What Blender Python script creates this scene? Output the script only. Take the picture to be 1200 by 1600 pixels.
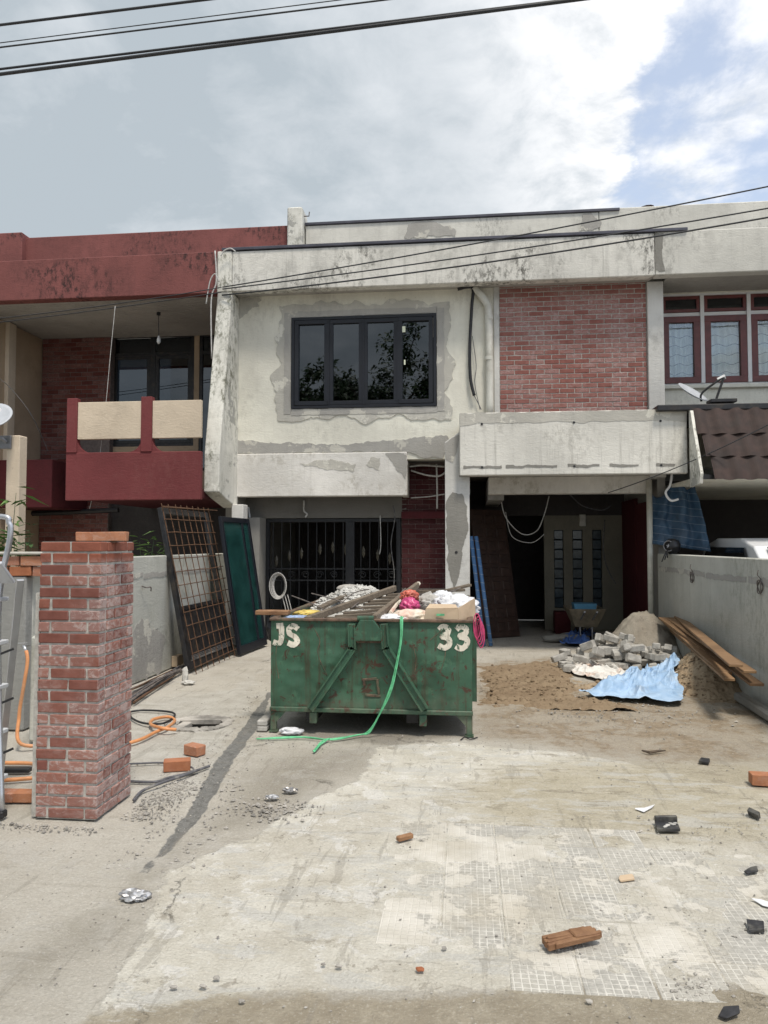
import bpy, bmesh, math, random
import numpy as np
from mathutils import Vector, Matrix, noise as mnoise
R_ = random.Random(7)
scene = bpy.context.scene
for o in list(bpy.data.objects): bpy.data.objects.remove(o)
COL = scene.collection
V = Vector
rad = math.radians

# ------------------------------------------------------------------ camera
FPX = 1150.0; YAW = rad(6.2); PITCH = math.atan(50/1150)
CAMP = V((0, 0, 1.65))
FW = V((-math.sin(YAW)*math.cos(PITCH), math.cos(YAW)*math.cos(PITCH), math.sin(PITCH)))
RT = V((math.cos(YAW), math.sin(YAW), 0)); UP = RT.cross(FW)
cd = bpy.data.cameras.new('camera'); cam = bpy.data.objects.new('camera', cd); COL.objects.link(cam)
cd.sensor_fit = 'VERTICAL'; cd.sensor_height = 36; cd.lens = 36*FPX/1600
cd.clip_start = 0.05; cd.clip_end = 2000
cam.location = CAMP; cam.rotation_euler = (math.pi/2+PITCH, 0, YAW)
scene.camera = cam
scene.render.resolution_x = 768; scene.render.resolution_y = 1024

# ------------------------------------------------------------------ light, world
SUN_EL, SUN_AZ = 66.0, 28.0          # azimuth: degrees to the right of straight behind the camera
sl = bpy.data.lights.new('sun', 'SUN'); so = bpy.data.objects.new('sun', sl); COL.objects.link(so)
sl.energy = 1.5; sl.angle = rad(10); sl.color = (1.0, 0.93, 0.82)
sd = V((math.sin(rad(SUN_AZ))*math.cos(rad(SUN_EL)), -math.cos(rad(SUN_AZ))*math.cos(rad(SUN_EL)), math.sin(rad(SUN_EL))))
so.rotation_euler = sd.to_track_quat('Z', 'Y').to_euler()
so.location = (3, -6, 20)
vs = scene.view_settings
vs.view_transform = 'Standard'; vs.look = 'None'; vs.gamma = 1; vs.exposure = 1.1; vs.use_curve_mapping = False

world = bpy.data.worlds.new('World'); scene.world = world; world.use_nodes = True

class NT:
    """tiny node-graph helper"""
    def __init__(s, tree):
        s.t = tree; s.n = tree.nodes; s.l = tree.links
    def put(s, sock, val):
        if val is None: return
        if hasattr(val, 'is_output') or isinstance(val, bpy.types.NodeSocket): s.l.new(val, sock)
        else:
            if isinstance(val, (tuple, list)) and len(val) == 3 and sock.type == 'RGBA': val = (*val, 1)
            sock.default_value = val
    def node(s, typ, ins=None, **kw):
        n = s.n.new(typ)
        for k, v in kw.items(): setattr(n, k, v)
        for k, v in (ins or {}).items(): s.put(n.inputs[k], v)
        return n
    def math(s, op, a, b=None, c=None, clamp=False):
        n = s.node('ShaderNodeMath', operation=op, use_clamp=clamp)
        s.put(n.inputs[0], a)
        if b is not None: s.put(n.inputs[1], b)
        if c is not None: s.put(n.inputs[2], c)
        return n.outputs[0]
    def add(s, a, b): return s.math('ADD', a, b)
    def mul(s, a, b, clamp=False): return s.math('MULTIPLY', a, b, clamp=clamp)
    def mix(s, f, a, b, blend='MIX'):
        n = s.node('ShaderNodeMix', data_type='RGBA', blend_type=blend)
        s.put(n.inputs[0], f); s.put(n.inputs[6], a); s.put(n.inputs[7], b)
        return n.outputs[2]
    def pos(s): return s.node('ShaderNodeNewGeometry').outputs['Position']
    def obj(s): return s.node('ShaderNodeTexCoord').outputs['Object']
    def rnd(s): return s.node('ShaderNodeObjectInfo').outputs['Random']
    def vmul(s, v, xyz):
        n = s.node('ShaderNodeVectorMath', operation='MULTIPLY'); s.put(n.inputs[0], v); s.put(n.inputs[1], xyz); return n.outputs[0]
    def vadd(s, v, w):
        n = s.node('ShaderNodeVectorMath', operation='ADD'); s.put(n.inputs[0], v); s.put(n.inputs[1], w); return n.outputs[0]
    def noise(s, vec, scale, detail=4, rough=0.55, dist=0.0, out='Fac'):
        n = s.node('ShaderNodeTexNoise'); s.put(n.inputs['Vector'], vec)
        n.inputs['Scale'].default_value = scale; n.inputs['Detail'].default_value = detail
        n.inputs['Roughness'].default_value = rough; n.inputs['Distortion'].default_value = dist
        return n.outputs[out]
    def vor(s, vec, scale, feature='F1', out='Distance', rnd=1.0):
        n = s.node('ShaderNodeTexVoronoi', feature=feature); s.put(n.inputs['Vector'], vec)
        n.inputs['Scale'].default_value = scale; n.inputs['Randomness'].default_value = rnd
        return n.outputs[out]
    def step(s, x, lo, hi, a=0.0, b=1.0):
        n = s.node('ShaderNodeMapRange', interpolation_type='SMOOTHSTEP')
        s.put(n.inputs[0], x); n.inputs[1].default_value = lo; n.inputs[2].default_value = hi
        n.inputs[3].default_value = a; n.inputs[4].default_value = b
        return n.outputs[0]
    def attr(s, name): return s.node('ShaderNodeAttribute', attribute_name=name).outputs['Fac']
    def sep(s, v):
        n = s.node('ShaderNodeSeparateXYZ'); s.put(n.inputs[0], v); return n.outputs
    def bump(s, h, strength=0.4, dist=0.01, normal=None):
        n = s.node('ShaderNodeBump'); s.put(n.inputs['Height'], h)
        n.inputs['Strength'].default_value = strength; n.inputs['Distance'].default_value = dist
        if normal is not None: s.put(n.inputs['Normal'], normal)
        return n.outputs[0]

# world: Nishita sky seen through a broken cloud layer
wt = NT(world.node_tree); wt.n.clear()
sky = wt.node('ShaderNodeTexSky', sky_type='NISHITA', sun_disc=False)
sky.sun_elevation = rad(SUN_EL); sky.sun_rotation = math.atan2(sd.x, sd.y)
sky.air_density = 1.0; sky.dust_density = 1.5; sky.ozone_density = 1.0
gd = wt.node('ShaderNodeTexCoord').outputs['Generated']
dx, dy, dz = wt.sep(gd)
den = wt.math('MAXIMUM', wt.add(dz, 0.22), 0.05)
cu = wt.node('ShaderNodeCombineXYZ', {'X': wt.math('DIVIDE', dx, den), 'Y': wt.math('DIVIDE', dy, den), 'Z': 0.0}).outputs[0]
n1 = wt.noise(wt.vadd(cu, (3.1, 1.7, 0.4)), 1.5, 9, 0.56, 0.35)
n2 = wt.noise(wt.vadd(cu, (7.3, 4.2, 2.4)), 0.85, 7, 0.55, 0.5)
n3 = wt.noise(wt.vadd(cu, (1.3, 9.2, 5.4)), 4.0, 8, 0.6, 0.2)
q_ = wt.math('DIVIDE', dx, den); n5 = wt.noise(wt.vadd(cu, (4.4, 2.2, 7.4)), 6.5, 9, 0.62, 0.25)
edge_ = wt.add(wt.mul(wt.math('SUBTRACT', n1, 0.5), 0.55), wt.mul(wt.math('SUBTRACT', n5, 0.5), 0.30))
cover = wt.add(wt.math('SUBTRACT', 0.36, q_), edge_)          # the big cloud mass thins out towards +X
cmask = wt.step(cover, 0.0, 0.07)
wisp = wt.mul(wt.step(wt.add(n3, wt.mul(n5, 0.3)), 0.56, 0.82), 0.85)
cmask = wt.math('MAXIMUM', cmask, wisp)
rimw = wt.mul(wt.step(cover, 0.42, 0.03), wt.step(n5, 0.30, 0.60))   # sunlit cauliflower edge
shade = wt.add(wt.mul(n2, 0.80), wt.mul(n1, 0.35))
shade = wt.add(wt.add(shade, wt.mul(dx, 0.20)), wt.add(wt.mul(dz, 0.20), wt.add(wt.mul(rimw, 0.22), wt.mul(wt.math('SUBTRACT', n5, 0.5), 0.42))))
cl = wt.node('ShaderNodeValToRGB'); wt.put(cl.inputs[0], shade)
e = cl.color_ramp.elements
e[0].position = 0.50; e[0].color = (2.35, 2.65, 2.90, 1)
e[1].position = 0.98; e[1].color = (5.4, 5.4, 5.45, 1)
m = e.new(0.72); m.color = (3.55, 3.75, 3.95, 1)
skyc = wt.mix(0.38, sky.outputs[0], (4.6, 4.8, 5.0))
wcol = wt.mix(cmask, skyc, cl.outputs[0])
bg = wt.node('ShaderNodeBackground', {'Color': wcol, 'Strength': 0.1})
wo = wt.node('ShaderNodeOutputWorld'); wt.l.new(bg.outputs[0], wo.inputs[0])

# ------------------------------------------------------------------ pixel -> point on a known plane
def ray(px, py): return FW + RT*((px-600)/FPX) + UP*((800-py)/FPX)
def _pl(px, py, ax, val):
    d = ray(px, py); return CAMP + d*((val-CAMP[ax])/d[ax])
def PX(px, py, x): return _pl(px, py, 0, x)
def PY(px, py, y): return _pl(px, py, 1, y)
def PZ(px, py, z=0.0): return _pl(px, py, 2, z)
def XP(p):   # project
    d = V(p)-CAMP; w = d.dot(FW); return 600+FPX*d.dot(RT)/w, 800-FPX*d.dot(UP)/w

# ------------------------------------------------------------------ mesh building
def worldloc(o):
    l = V((0, 0, 0))
    while o is not None: l = l + o.location; o = o.parent
    return l
class MB:
    def __init__(s): s.v = []; s.f = []
    def add(s, vs, fs):
        b = len(s.v); s.v += [tuple(v) for v in vs]; s.f += [tuple(i+b for i in f) for f in fs]; return s
    def obox(s, c, ax, h, ch=0.0):
        c = V(c); ax = [V(a) for a in ax]
        def P(l): return c + ax[0]*l[0] + ax[1]*l[1] + ax[2]*l[2]
        if ch <= 0:
            vs = [P((sx*h[0], sy*h[1], sz*h[2])) for sx in (-1, 1) for sy in (-1, 1) for sz in (-1, 1)]
            return s.add(vs, [(0,1,3,2),(4,6,7,5),(0,4,5,1),(2,3,7,6),(0,2,6,4),(1,5,7,3)])
        ch = min(ch, min(h)*0.8)
        idx = {}; vs = []
        for sx in (-1, 1):
            for sy in (-1, 1):
                for sz in (-1, 1):
                    sg = (sx, sy, sz)
                    for a in range(3):
                        idx[(sg, a)] = len(vs)
                        vs.append(P(tuple(sg[k]*(h[k] if k == a else h[k]-ch) for k in range(3))))
        fs = []
        for a in range(3):
            b, c2 = (a+1) % 3, (a+2) % 3
            for sa in (-1, 1):
                q = []
                for sb, sc in ((-1,-1),(1,-1),(1,1),(-1,1)):
                    g = [0,0,0]; g[a] = sa; g[b] = sb; g[c2] = sc; q.append(idx[(tuple(g), a)])
                fs.append(tuple(q) if sa > 0 else tuple(q[::-1]))
            for sb in (-1, 1):
                for sc in (-1, 1):
                    def I(sa, axx):
                        g = [0,0,0]; g[a] = sa; g[b] = sb; g[c2] = sc; return idx[(tuple(g), axx)]
                    q = (I(-1,b), I(1,b), I(1,c2), I(-1,c2)); fs.append(q if sb*sc > 0 else q[::-1])
        for sx in (-1, 1):
            for sy in (-1, 1):
                for sz in (-1, 1):
                    g = (sx,sy,sz); q = (idx[(g,0)], idx[(g,1)], idx[(g,2)]); fs.append(q if sx*sy*sz > 0 else q[::-1])
        return s.add(vs, fs)
    def box(s, x0, x1, y0, y1, z0, z1, ch=0.0):
        return s.obox(((x0+x1)/2, (y0+y1)/2, (z0+z1)/2), ((1,0,0),(0,1,0),(0,0,1)), (abs(x1-x0)/2, abs(y1-y0)/2, abs(z1-z0)/2), ch)
    def bar(s, a, b, w, h, up=(0,0,1), ch=0.0):
        a = V(a); b = V(b); d = (b-a); L = d.length; d.normalize(); up = V(up)
        sd_ = d.cross(up)
        if sd_.length < 1e-4: sd_ = d.cross(V((1,0,0)))
        sd_.normalize(); u = sd_.cross(d)
        return s.obox((a+b)/2, (d, sd_, u), (L/2, w/2, h/2), ch)
    def tube(s, pts, r, n=8, caps=True, flat=1.0):
        pts = [V(p) for p in pts]; rr = r if isinstance(r, (list, tuple)) else [r]*len(pts)
        vs = []; fs = []; prev = None
        for i, p in enumerate(pts):
            t = (pts[min(i+1, len(pts)-1)]-pts[max(i-1, 0)])
            if t.length < 1e-9: t = V((0,0,1))
            t.normalize()
            if prev is None:
                a = t.cross(V((0,0,1)))
                if a.length < 1e-3: a = t.cross(V((1,0,0)))
            else: a = prev - t*prev.dot(t)
            if a.length < 1e-6: a = t.cross(V((0.3,1,0.2)))
            a.normalize(); prev = a; b = t.cross(a)
            for k in range(n):
                an = 2*math.pi*k/n; vs.append(p + a*(rr[i]*math.cos(an)) + b*(rr[i]*flat*math.sin(an)))
        for i in range(len(pts)-1):
            for k in range(n):
                k2 = (k+1) % n; fs.append((i*n+k, i*n+k2, (i+1)*n+k2, (i+1)*n+k))
        if caps: fs += [tuple(range(n))[::-1], tuple(range((len(pts)-1)*n, len(pts)*n))]
        return s.add(vs, fs)
    def prism(s, poly, vec):
        n = len(poly); vec = V(vec); poly = [V(p) for p in poly]
        vs = poly + [p+vec for p in poly]
        fs = [tuple(range(n))[::-1], tuple(range(n, 2*n))] + [(i, (i+1) % n, n+(i+1) % n, n+i) for i in range(n)]
        return s.add(vs, fs)
    def grid(s, nu, nv, fn):
        vs = [fn(i/nu, j/nv) for j in range(nv+1) for i in range(nu+1)]
        fs = [(j*(nu+1)+i, j*(nu+1)+i+1, (j+1)*(nu+1)+i+1, (j+1)*(nu+1)+i) for j in range(nv) for i in range(nu)]
        return s.add(vs, fs)
    def blob(s, c, r, sub=2, amp=0.3, freq=2.0, seed=0.0, squash=(1,1,1), ridge=False):
        bm = bmesh.new(); bmesh.ops.create_icosphere(bm, subdivisions=sub, radius=1)
        vs = []
        for v in bm.verts:
            q = v.co*freq + V((seed*3.7, seed*1.9, seed))
            nz = mnoise.noise(q) + 0.5*mnoise.noise(q*2.3)
            if ridge: nz = 0.5-abs(nz)*1.6
            k = 1+amp*nz
            vs.append(V(c)+V((v.co.x*squash[0], v.co.y*squash[1], v.co.z*squash[2]))*r*k)
        fs = [tuple(l.index for l in f.verts) for f in bm.faces]; bm.free()
        return s.add(vs, fs)
    def build(s, name, mat, parent=None, smooth=False, fix=True, bevel=0, solid=0):
        me = bpy.data.meshes.new(name)
        off = worldloc(parent) if parent is not None else V((0,0,0))
        if parent is None and s.v:
            a = np.array(s.v); off = V((float(a[:,0].mean()), float(a[:,1].mean()), float(a[:,2].min())))
        me.from_pydata([(v[0]-off[0], v[1]-off[1], v[2]-off[2]) for v in s.v], [], s.f)
        if fix and len(s.f) < 20000:
            bm = bmesh.new(); bm.from_mesh(me); bmesh.ops.recalc_face_normals(bm, faces=bm.faces); bm.to_mesh(me); bm.free()
        if smooth: me.polygons.foreach_set('use_smooth', [True]*len(me.polygons))
        me.materials.append(mat); me.update()
        o = bpy.data.objects.new(name, me); COL.objects.link(o)
        if parent is not None: o.parent = parent
        else: o.location = off
        if solid:
            md = o.modifiers.new('thick', 'SOLIDIFY'); md.thickness = solid; md.offset = 0
        if bevel:
            md = o.modifiers.new('bev', 'BEVEL'); md.width = bevel; md.segments = 2; md.limit_method = 'ANGLE'
        return o
def tag(o, label, cat, group=None, kind=None):
    if label: o['label'] = label
    if cat: o['category'] = cat
    if group: o['group'] = group
    if kind: o['kind'] = kind
    return o
def thing(name, loc, label, cat, group=None):
    o = bpy.data.objects.new(name, None); COL.objects.link(o); o.location = V(loc); o.empty_display_size = 0.1
    return tag(o, label, cat, group)
def struct(o, label=None):
    o['kind'] = 'structure'
    if label: o['label'] = label
    return o
def inst(name, mesh, parent, loc, rot=(0,0,0), scale=(1,1,1)):
    o = bpy.data.objects.new(name, mesh); COL.objects.link(o)
    if parent is not None: o.parent = parent; o.location = V(loc)-worldloc(parent)
    else: o.location = V(loc)
    o.rotation_euler = rot; o.scale = scale
    return o
def bez(pts, n=8):
    """Catmull-Rom through the points"""
    P = [V(p) for p in pts]; out = []
    for i in range(len(P)-1):
        p0 = P[max(i-1,0)]; p1 = P[i]; p2 = P[i+1]; p3 = P[min(i+2, len(P)-1)]
        for k in range(n):
            t = k/n
            out.append(0.5*((2*p1)+(p2-p0)*t+(2*p0-5*p1+4*p2-p3)*t*t+(3*p1-p0-3*p2+p3)*t**3))
    out.append(P[-1]); return out
def nz(x, y, z=0.0, f=1.0): return mnoise.noise(V((x*f, y*f, z)))
def fbm(x, y, z=0.0, f=1.0, o=4):
    a = 0; s_ = 0.5
    for _ in range(o): a += s_*mnoise.noise(V((x*f, y*f, z))); f *= 2.1; s_ *= 0.5
    return a
def ragged(pts, step=0.05, amp=0.02, seed=0.0, closed=True):
    out = []; n = len(pts)
    for i in range(n if closed else n-1):
        a = pts[i]; b = pts[(i+1) % n]; L = math.hypot(b[0]-a[0], b[1]-a[1]); k = max(1, int(L/step))
        for j in range(k):
            t = j/k; x = a[0]+(b[0]-a[0])*t; y = a[1]+(b[1]-a[1])*t
            out.append((x+amp*2*fbm(x+seed, y, seed, 6, 3)+amp*.9*fbm(x, y, seed+1, 23, 2), y+amp*2*fbm(x, y+seed, seed+5, 6, 3)+amp*.9*fbm(x, y, seed+3, 23, 2)))
    return out
def patch(name, pts, plane, mat, parent, thick=0.006, amp=0.025, step=0.05, seed=0.0, vec=None):
    """thin irregular coat of render on a wall: plane(a, b) -> point, extruded by vec"""
    rg = ragged(pts, min(step, .028), amp, seed)
    m_ = MB(); m_.prism([plane(a, b) for a, b in rg], V(vec)*thick)
    return m_.build(name, mat, parent)

# ------------------------------------------------------------------ materials
def mat(name):
    m_ = bpy.data.materials.new(name); m_.use_nodes = True; t = NT(m_.node_tree); t.n.clear()
    b = t.node('ShaderNodeBsdfPrincipled'); o = t.node('ShaderNodeOutputMaterial'); t.l.new(b.outputs[0], o.inputs[0])
    return m_, t, b
def fin(t, b, col, rough=0.7, normal=None, metal=0.0, spec=None):
    t.put(b.inputs['Base Color'], col); t.put(b.inputs['Roughness'], rough); t.put(b.inputs['Metallic'], metal)
    if normal is not None: t.put(b.inputs['Normal'], normal)
    if spec is not None: t.put(b.inputs['Specular IOR Level'], spec)
M = {}
def simple(name, col, rough=0.6, var=0.25, scale=12.0, bump=0.15, metal=0.0, objc=True, dirt=None, bd=0.004, spec=None):
    m_, t, b = mat(name)
    p = t.vadd(t.obj(), t.vmul(t.node('ShaderNodeCombineXYZ', {0: t.rnd(), 1: t.rnd(), 2: t.rnd()}).outputs[0], (37., 19., 23.))) if objc else t.pos()
    n = t.noise(p, scale, 6, 0.6)
    c = t.mix(t.step(n, 0.3, 0.7), tuple(x*(1-var) for x in col), tuple(min(1, x*(1+var)) for x in col))
    if dirt:
        n2_ = t.noise(p, scale*0.35, 7, 0.65)
        c = t.mix(t.mul(t.step(n2_, 0.48, 0.68), 0.8), c, dirt)
    fin(t, b, c, rough, t.bump(t.noise(p, scale*4, 5, 0.6), bump, bd) if bump else None, metal, spec)
    M[name] = m_; return m_

def plaster(name, base, mould=0.5, streak=0.4, grime=(0.13,0.125,0.11), zmould=None, rough=0.8, peel=None):
    m_, t, b = mat(name); p = t.pos()
    x, y, z = t.sep(p)
    big = t.noise(p, 0.9, 6, 0.6); med = t.noise(p, 4.5, 7, 0.65); fine = t.noise(p, 38, 4, 0.6)
    c = t.mix(t.step(big, 0.3, 0.7), tuple(v*0.80 for v in base), tuple(min(.85, v*1.04) for v in base))
    c = t.mix(t.mul(t.step(med, 0.35, 0.75), 0.25), c, tuple(v*0.72 for v in base))
    # rain streaks
    sv = t.noise(t.vmul(p, (9., 9., 0.35)), 1.6, 6, 0.7)
    c = t.mix(t.mul(t.step(sv, 0.50, 0.74), streak), c, tuple(v*0.5+g*0.35 for v, g in zip(base, grime)))
    # mould blotches
    mo = t.mul(t.step(t.noise(p, 0.75, 6, 0.65), 0.47, 0.60), t.step(t.noise(t.vmul(p, (1.,1.,.55)), 12, 9, 0.8), 0.46, 0.60))
    if zmould: mo = t.mul(mo, t.step(t.add(z, t.mul(med, 0.3)), zmould[0], zmould[1]))
    c = t.mix(t.mul(mo, mould, clamp=True), c, grime)
    if peel:
        pe = t.step(t.noise(p, 2.1, 9, 0.68), 0.57, 0.585)
        c = t.mix(pe, c, peel)
    bl = t.mul(t.step(t.noise(t.vmul(p, (1.,1.,.7)), 2.3, 10, 0.78, 0.4), 0.47, 0.66), min(1.0, mould*0.62)); c = t.mix(bl, c, tuple(v*.45+g*.55 for v, g in zip(base, grime)))
    # pits
    pit = t.step(t.vor(p, 9), 0.03, 0.055)
    c = t.mix(t.math('SUBTRACT', 1.0, pit), c, tuple(v*0.35 for v in base))
    h = t.add(t.add(t.mul(med, 0.5), t.mul(fine, 0.3)), t.mul(t.noise(t.vmul(p, (3.,3.,9.)), 2.2, 5, .6, 1.5), 0.7))
    fin(t, b, c, rough, t.bump(h, 0.5, 0.014), 0, 0.25)
    M[name] = m_; return m_
plaster('wall_white', (0.83, 0.80, 0.70), 0.22, 0.22, grime=(0.22,0.20,0.16))
plaster('fascia_white', (0.72, 0.70, 0.645), 1.0, 0.75, grime=(0.13,0.125,0.11))
plaster('fascia_clean', (0.68, 0.665, 0.61), 0.6, 0.40, grime=(0.24,0.23,0.21))
plaster('balcony_white', (0.74, 0.72, 0.66), 0.45, 1.0, grime=(0.30,0.285,0.25))
plaster('fin_white', (0.76, 0.745, 0.68), 1.0, 0.7, grime=(0.16,0.16,0.12), peel=(0.36,0.355,0.33))
plaster('slab_white', (0.77, 0.745, 0.70), 0.6, 0.35, grime=(0.32,0.29,0.23))
plaster('column_white', (0.66, 0.65, 0.62), 0.3, 0.25)
plaster('boundary_white', (0.56, 0.56, 0.51), 0.55, 0.5, grime=(0.25,0.255,0.20))
plaster('boundary_grey', (0.33, 0.33, 0.315), 0.5, 0.4, grime=(0.18,0.18,0.17))
plaster('cement', (0.42, 0.405, 0.375), 0.5, 0.3, peel=(0.55,0.53,0.47), grime=(0.27,0.26,0.25))
plaster('cement_dark', (0.27, 0.26, 0.235), 0.4, 0.3, grime=(0.17,0.16,0.14))
plaster('cement_smear', (0.54, 0.52, 0.465), 0.5, 0.3, peel=(0.64,0.62,0.55), grime=(0.32,0.31,0.29))
plaster('red_paint', (0.235, 0.085, 0.078), 0.9, 0.30, grime=(0.035,0.022,0.022))
plaster('red_gloss', (0.18, 0.045, 0.047), 0.35, 0.3, grime=(0.20,0.075,0.07))
plaster('red_dark', (0.085, 0.016, 0.02), 0.3, 0.2, grime=(0.03,0.01,0.01))
plaster('beige', (0.50, 0.385, 0.27), 0.25, 0.2, grime=(0.25,0.19,0.13))
plaster('beige_rail', (0.66, 0.555, 0.43), 0.15, 0.12, grime=(0.35,0.27,0.19))
plaster('interior_grey', (0.30, 0.29, 0.27), 0.4, 0.3)
plaster('lintel_grey', (0.20, 0.19, 0.175), 0.4, 0.3)
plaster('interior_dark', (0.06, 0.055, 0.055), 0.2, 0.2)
plaster('doorwall', (0.24, 0.225, 0.18), 0.3, 0.2)  # darker than the wall's own tone: porch shade put into the base colour
plaster('soffit', (0.42, 0.40, 0.37), 0.4, 0.3)
simple('dark_frame', (0.006, 0.008, 0.014), 0.45, 0.2, 8, 0.02)
simple('black_steel', (0.014, 0.014, 0.016), 0.45, 0.4, 20, 0.1, dirt=(0.05,0.04,0.03))
simple('maroon_frame', (0.13, 0.032, 0.028), 0.4, 0.2, 8, 0.05)
simple('flashing', (0.075, 0.075, 0.095), 0.45, 0.2, 4, 0.05, metal=0.3)
simple('pvc', (0.62, 0.61, 0.55), 0.5, 0.1, 6, 0.05, dirt=(0.42,0.40,0.34))
simple('black_rubber', (0.016, 0.016, 0.018), 0.5, 0.3, 30, 0.1)
simple('grey_cable', (0.09, 0.09, 0.10), 0.6, 0.3, 30, 0.1, dirt=(0.25,0.24,0.22))
simple('white_cable', (0.50, 0.49, 0.47), 0.6, 0.2, 30, 0.05)
simple('cable_line', (0.03, 0.032, 0.036), 0.6, 0.2, 20, 0.0)
simple('orange_hose', (0.62, 0.27, 0.11), 0.4, 0.2, 10, 0.05, dirt=(0.45,0.25,0.14))
simple('aluminium', (0.55, 0.56, 0.58), 0.35, 0.1, 10, 0.08, metal=0.8)
simple('step_plastic', (0.55, 0.57, 0.60), 0.5, 0.1, 10, 0.05)
simple('rust', (0.11, 0.055, 0.028), 0.85, 0.4, 40, 0.3)
simple('rust_grey', (0.14, 0.12, 0.11), 0.7, 0.5, 30, 0.3)
simple('wood_dark', (0.10, 0.075, 0.06), 0.8, 0.4, 9, 0.3)
simple('paver', (0.40, 0.385, 0.355), 0.9, 0.22, 14, 0.5, dirt=(0.24,0.225,0.20))
simple('rubble', (0.50, 0.49, 0.46), 0.9, 0.3, 10, 0.5, dirt=(0.33,0.31,0.28))
simple('stone', (0.33, 0.31, 0.28), 0.9, 0.45, 5, 0.5)
simple('cardboard', (0.50, 0.38, 0.26), 0.8, 0.12, 6, 0.1, dirt=(0.58,0.47,0.34))
simple('plastic_pink', (0.55, 0.07, 0.20), 0.35, 0.3, 5, 0.1)
simple('plastic_red', (0.48, 0.12, 0.08), 0.4, 0.3, 6, 0.1)
simple('plastic_white', (0.74, 0.75, 0.78), 0.35, 0.12, 8, 0.1)
simple('plastic_cream', (0.68, 0.62, 0.52), 0.6, 0.2, 9, 0.2, dirt=(0.62,0.36,0.28))
simple('plastic_black', (0.012, 0.012, 0.014), 0.35, 0.4, 10, 0.1)
simple('black_debris', (0.022, 0.022, 0.025), 0.6, 0.4, 25, 0.3, dirt=(0.12,0.115,0.10))
simple('foil', (0.45, 0.45, 0.46), 0.35, 0.5, 18, 0.2, metal=0.5, dirt=(0.10,0.09,0.08))
simple('strap_green', (0.13, 0.50, 0.25), 0.45, 0.25, 20, 0.1)
simple('rope_pink', (0.55, 0.06, 0.17), 0.6, 0.2, 20, 0.1)
simple('tub_blue', (0.08, 0.26, 0.42), 0.4, 0.1, 6, 0.05)
simple('barrow', (0.20, 0.17, 0.12), 0.7, 0.3, 8, 0.2)
simple('steel_grey', (0.25, 0.25, 0.26), 0.5, 0.2, 10, 0.1, metal=0.6)
simple('dish', (0.42, 0.44, 0.47), 0.5, 0.1, 5, 0.05)
simple('white_plain', (0.72, 0.72, 0.72), 0.5, 0.06, 5, 0.02)
simple('car_white', (0.75, 0.76, 0.78), 0.2, 0.03, 2, 0.0)
simple('car_glass', (0.008, 0.009, 0.011), 0.06, 0.0, 2, 0.0)
simple('plant_leaf', (0.085, 0.16, 0.035), 0.5, 0.5, 3, 0.0)
simple('plant_dark', (0.035, 0.075, 0.022), 0.5, 0.5, 3, 0.0)
simple('tree_leaf', (0.045, 0.085, 0.025), 0.55, 0.5, 0.8, 0.0)
simple('bark', (0.10, 0.075, 0.055), 0.9, 0.3, 10, 0.5)
simple('glassblock', (0.05, 0.07, 0.085), 0.12, 0.3, 12, 0.2)
simple('wood_door', (0.045, 0.024, 0.017), 0.5, 0.3, 8, 0.1)
simple('tile_roof', (0.036, 0.020, 0.016), 0.8, 0.3, 7, 0.15, objc=False, dirt=(0.024,0.016,0.014))
simple('bright_tag', (0.75, 0.78, 0.60), 0.5, 0.05, 5, 0.0)
simple('grille', (0.010, 0.011, 0.014), 0.5, 0.3, 12, 0.1)
simple('grille_ornament', (0.07, 0.062, 0.045), 0.5, 0.3, 12, 0.1)
simple('sack', (0.66, 0.64, 0.60), 0.7, 0.12, 10, 0.15, dirt=(0.60,0.40,0.30))
simple('trash_blue', (0.30, 0.40, 0.60), 0.5, 0.3, 9, 0.1)
simple('trash_yellow', (0.60, 0.45, 0.12), 0.5, 0.3, 9, 0.1)
simple('mortar', (0.43, 0.415, 0.38), 0.95, 0.2, 25, 0.5, objc=False)
simple('mortar_dark', (0.16, 0.13, 0.12), 0.95, 0.2, 25, 0.5, objc=False)

def brickmat(name, cols, white=0.35, bump=0.5, wcol=(0.52,0.46,0.43), topcut=None, side=False):
    m_, t, b = mat(name)
    r = t.rnd(); off = t.node('ShaderNodeCombineXYZ', {0: t.mul(r, 31.), 1: t.mul(r, 57.), 2: t.mul(r, 13.)}).outputs[0]
    p = t.vadd(t.obj(), off); wp = t.pos()
    cr = t.node('ShaderNodeValToRGB'); t.put(cr.inputs[0], r); el = cr.color_ramp.elements
    el[0].position = 0; el[0].color = (*cols[0], 1); el[1].position = 1; el[1].color = (*cols[-1], 1)
    for i, c in enumerate(cols[1:-1]): q = el.new((i+1)/(len(cols)-1)); q.color = (*c, 1)
    n = t.noise(p, 14, 6, 0.65); c = t.mix(t.mul(t.step(n, 0.35, 0.7), 0.5), cr.outputs[0], t.mix(1.0, cr.outputs[0], (0.62,0.55,0.52), 'MULTIPLY'))
    # mortar haze smeared over the faces
    w = t.noise(t.vmul(p, (1.,1.,1.6)), 13, 9, 0.75, 1.5); w2 = t.noise(wp, 1.5, 4, 0.6)
    amt = t.mul(t.add(t.step(w, 0.47, 0.62), 0.35), t.mul(t.step(t.add(t.mul(w2, 0.7), t.mul(r, 0.3)), 0.36, 0.60), white), clamp=True)
    if side: amt = t.math('ADD', amt, t.mul(t.step(t.sep(t.node('ShaderNodeNewGeometry').outputs['Normal'])[0], .6, .9), t.mul(t.step(w, .36, .58), .55)), clamp=True)
    if topcut: amt = t.mul(amt, t.step(t.sep(wp)[2], topcut+0.02, topcut-0.06))
    c = t.mix(amt, c, wcol)
    fin(t, b, c, 0.85, t.bump(t.noise(p, 60, 6, 0.7), bump, 0.005), 0, 0.2)
    M[name] = m_; return m_
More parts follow.
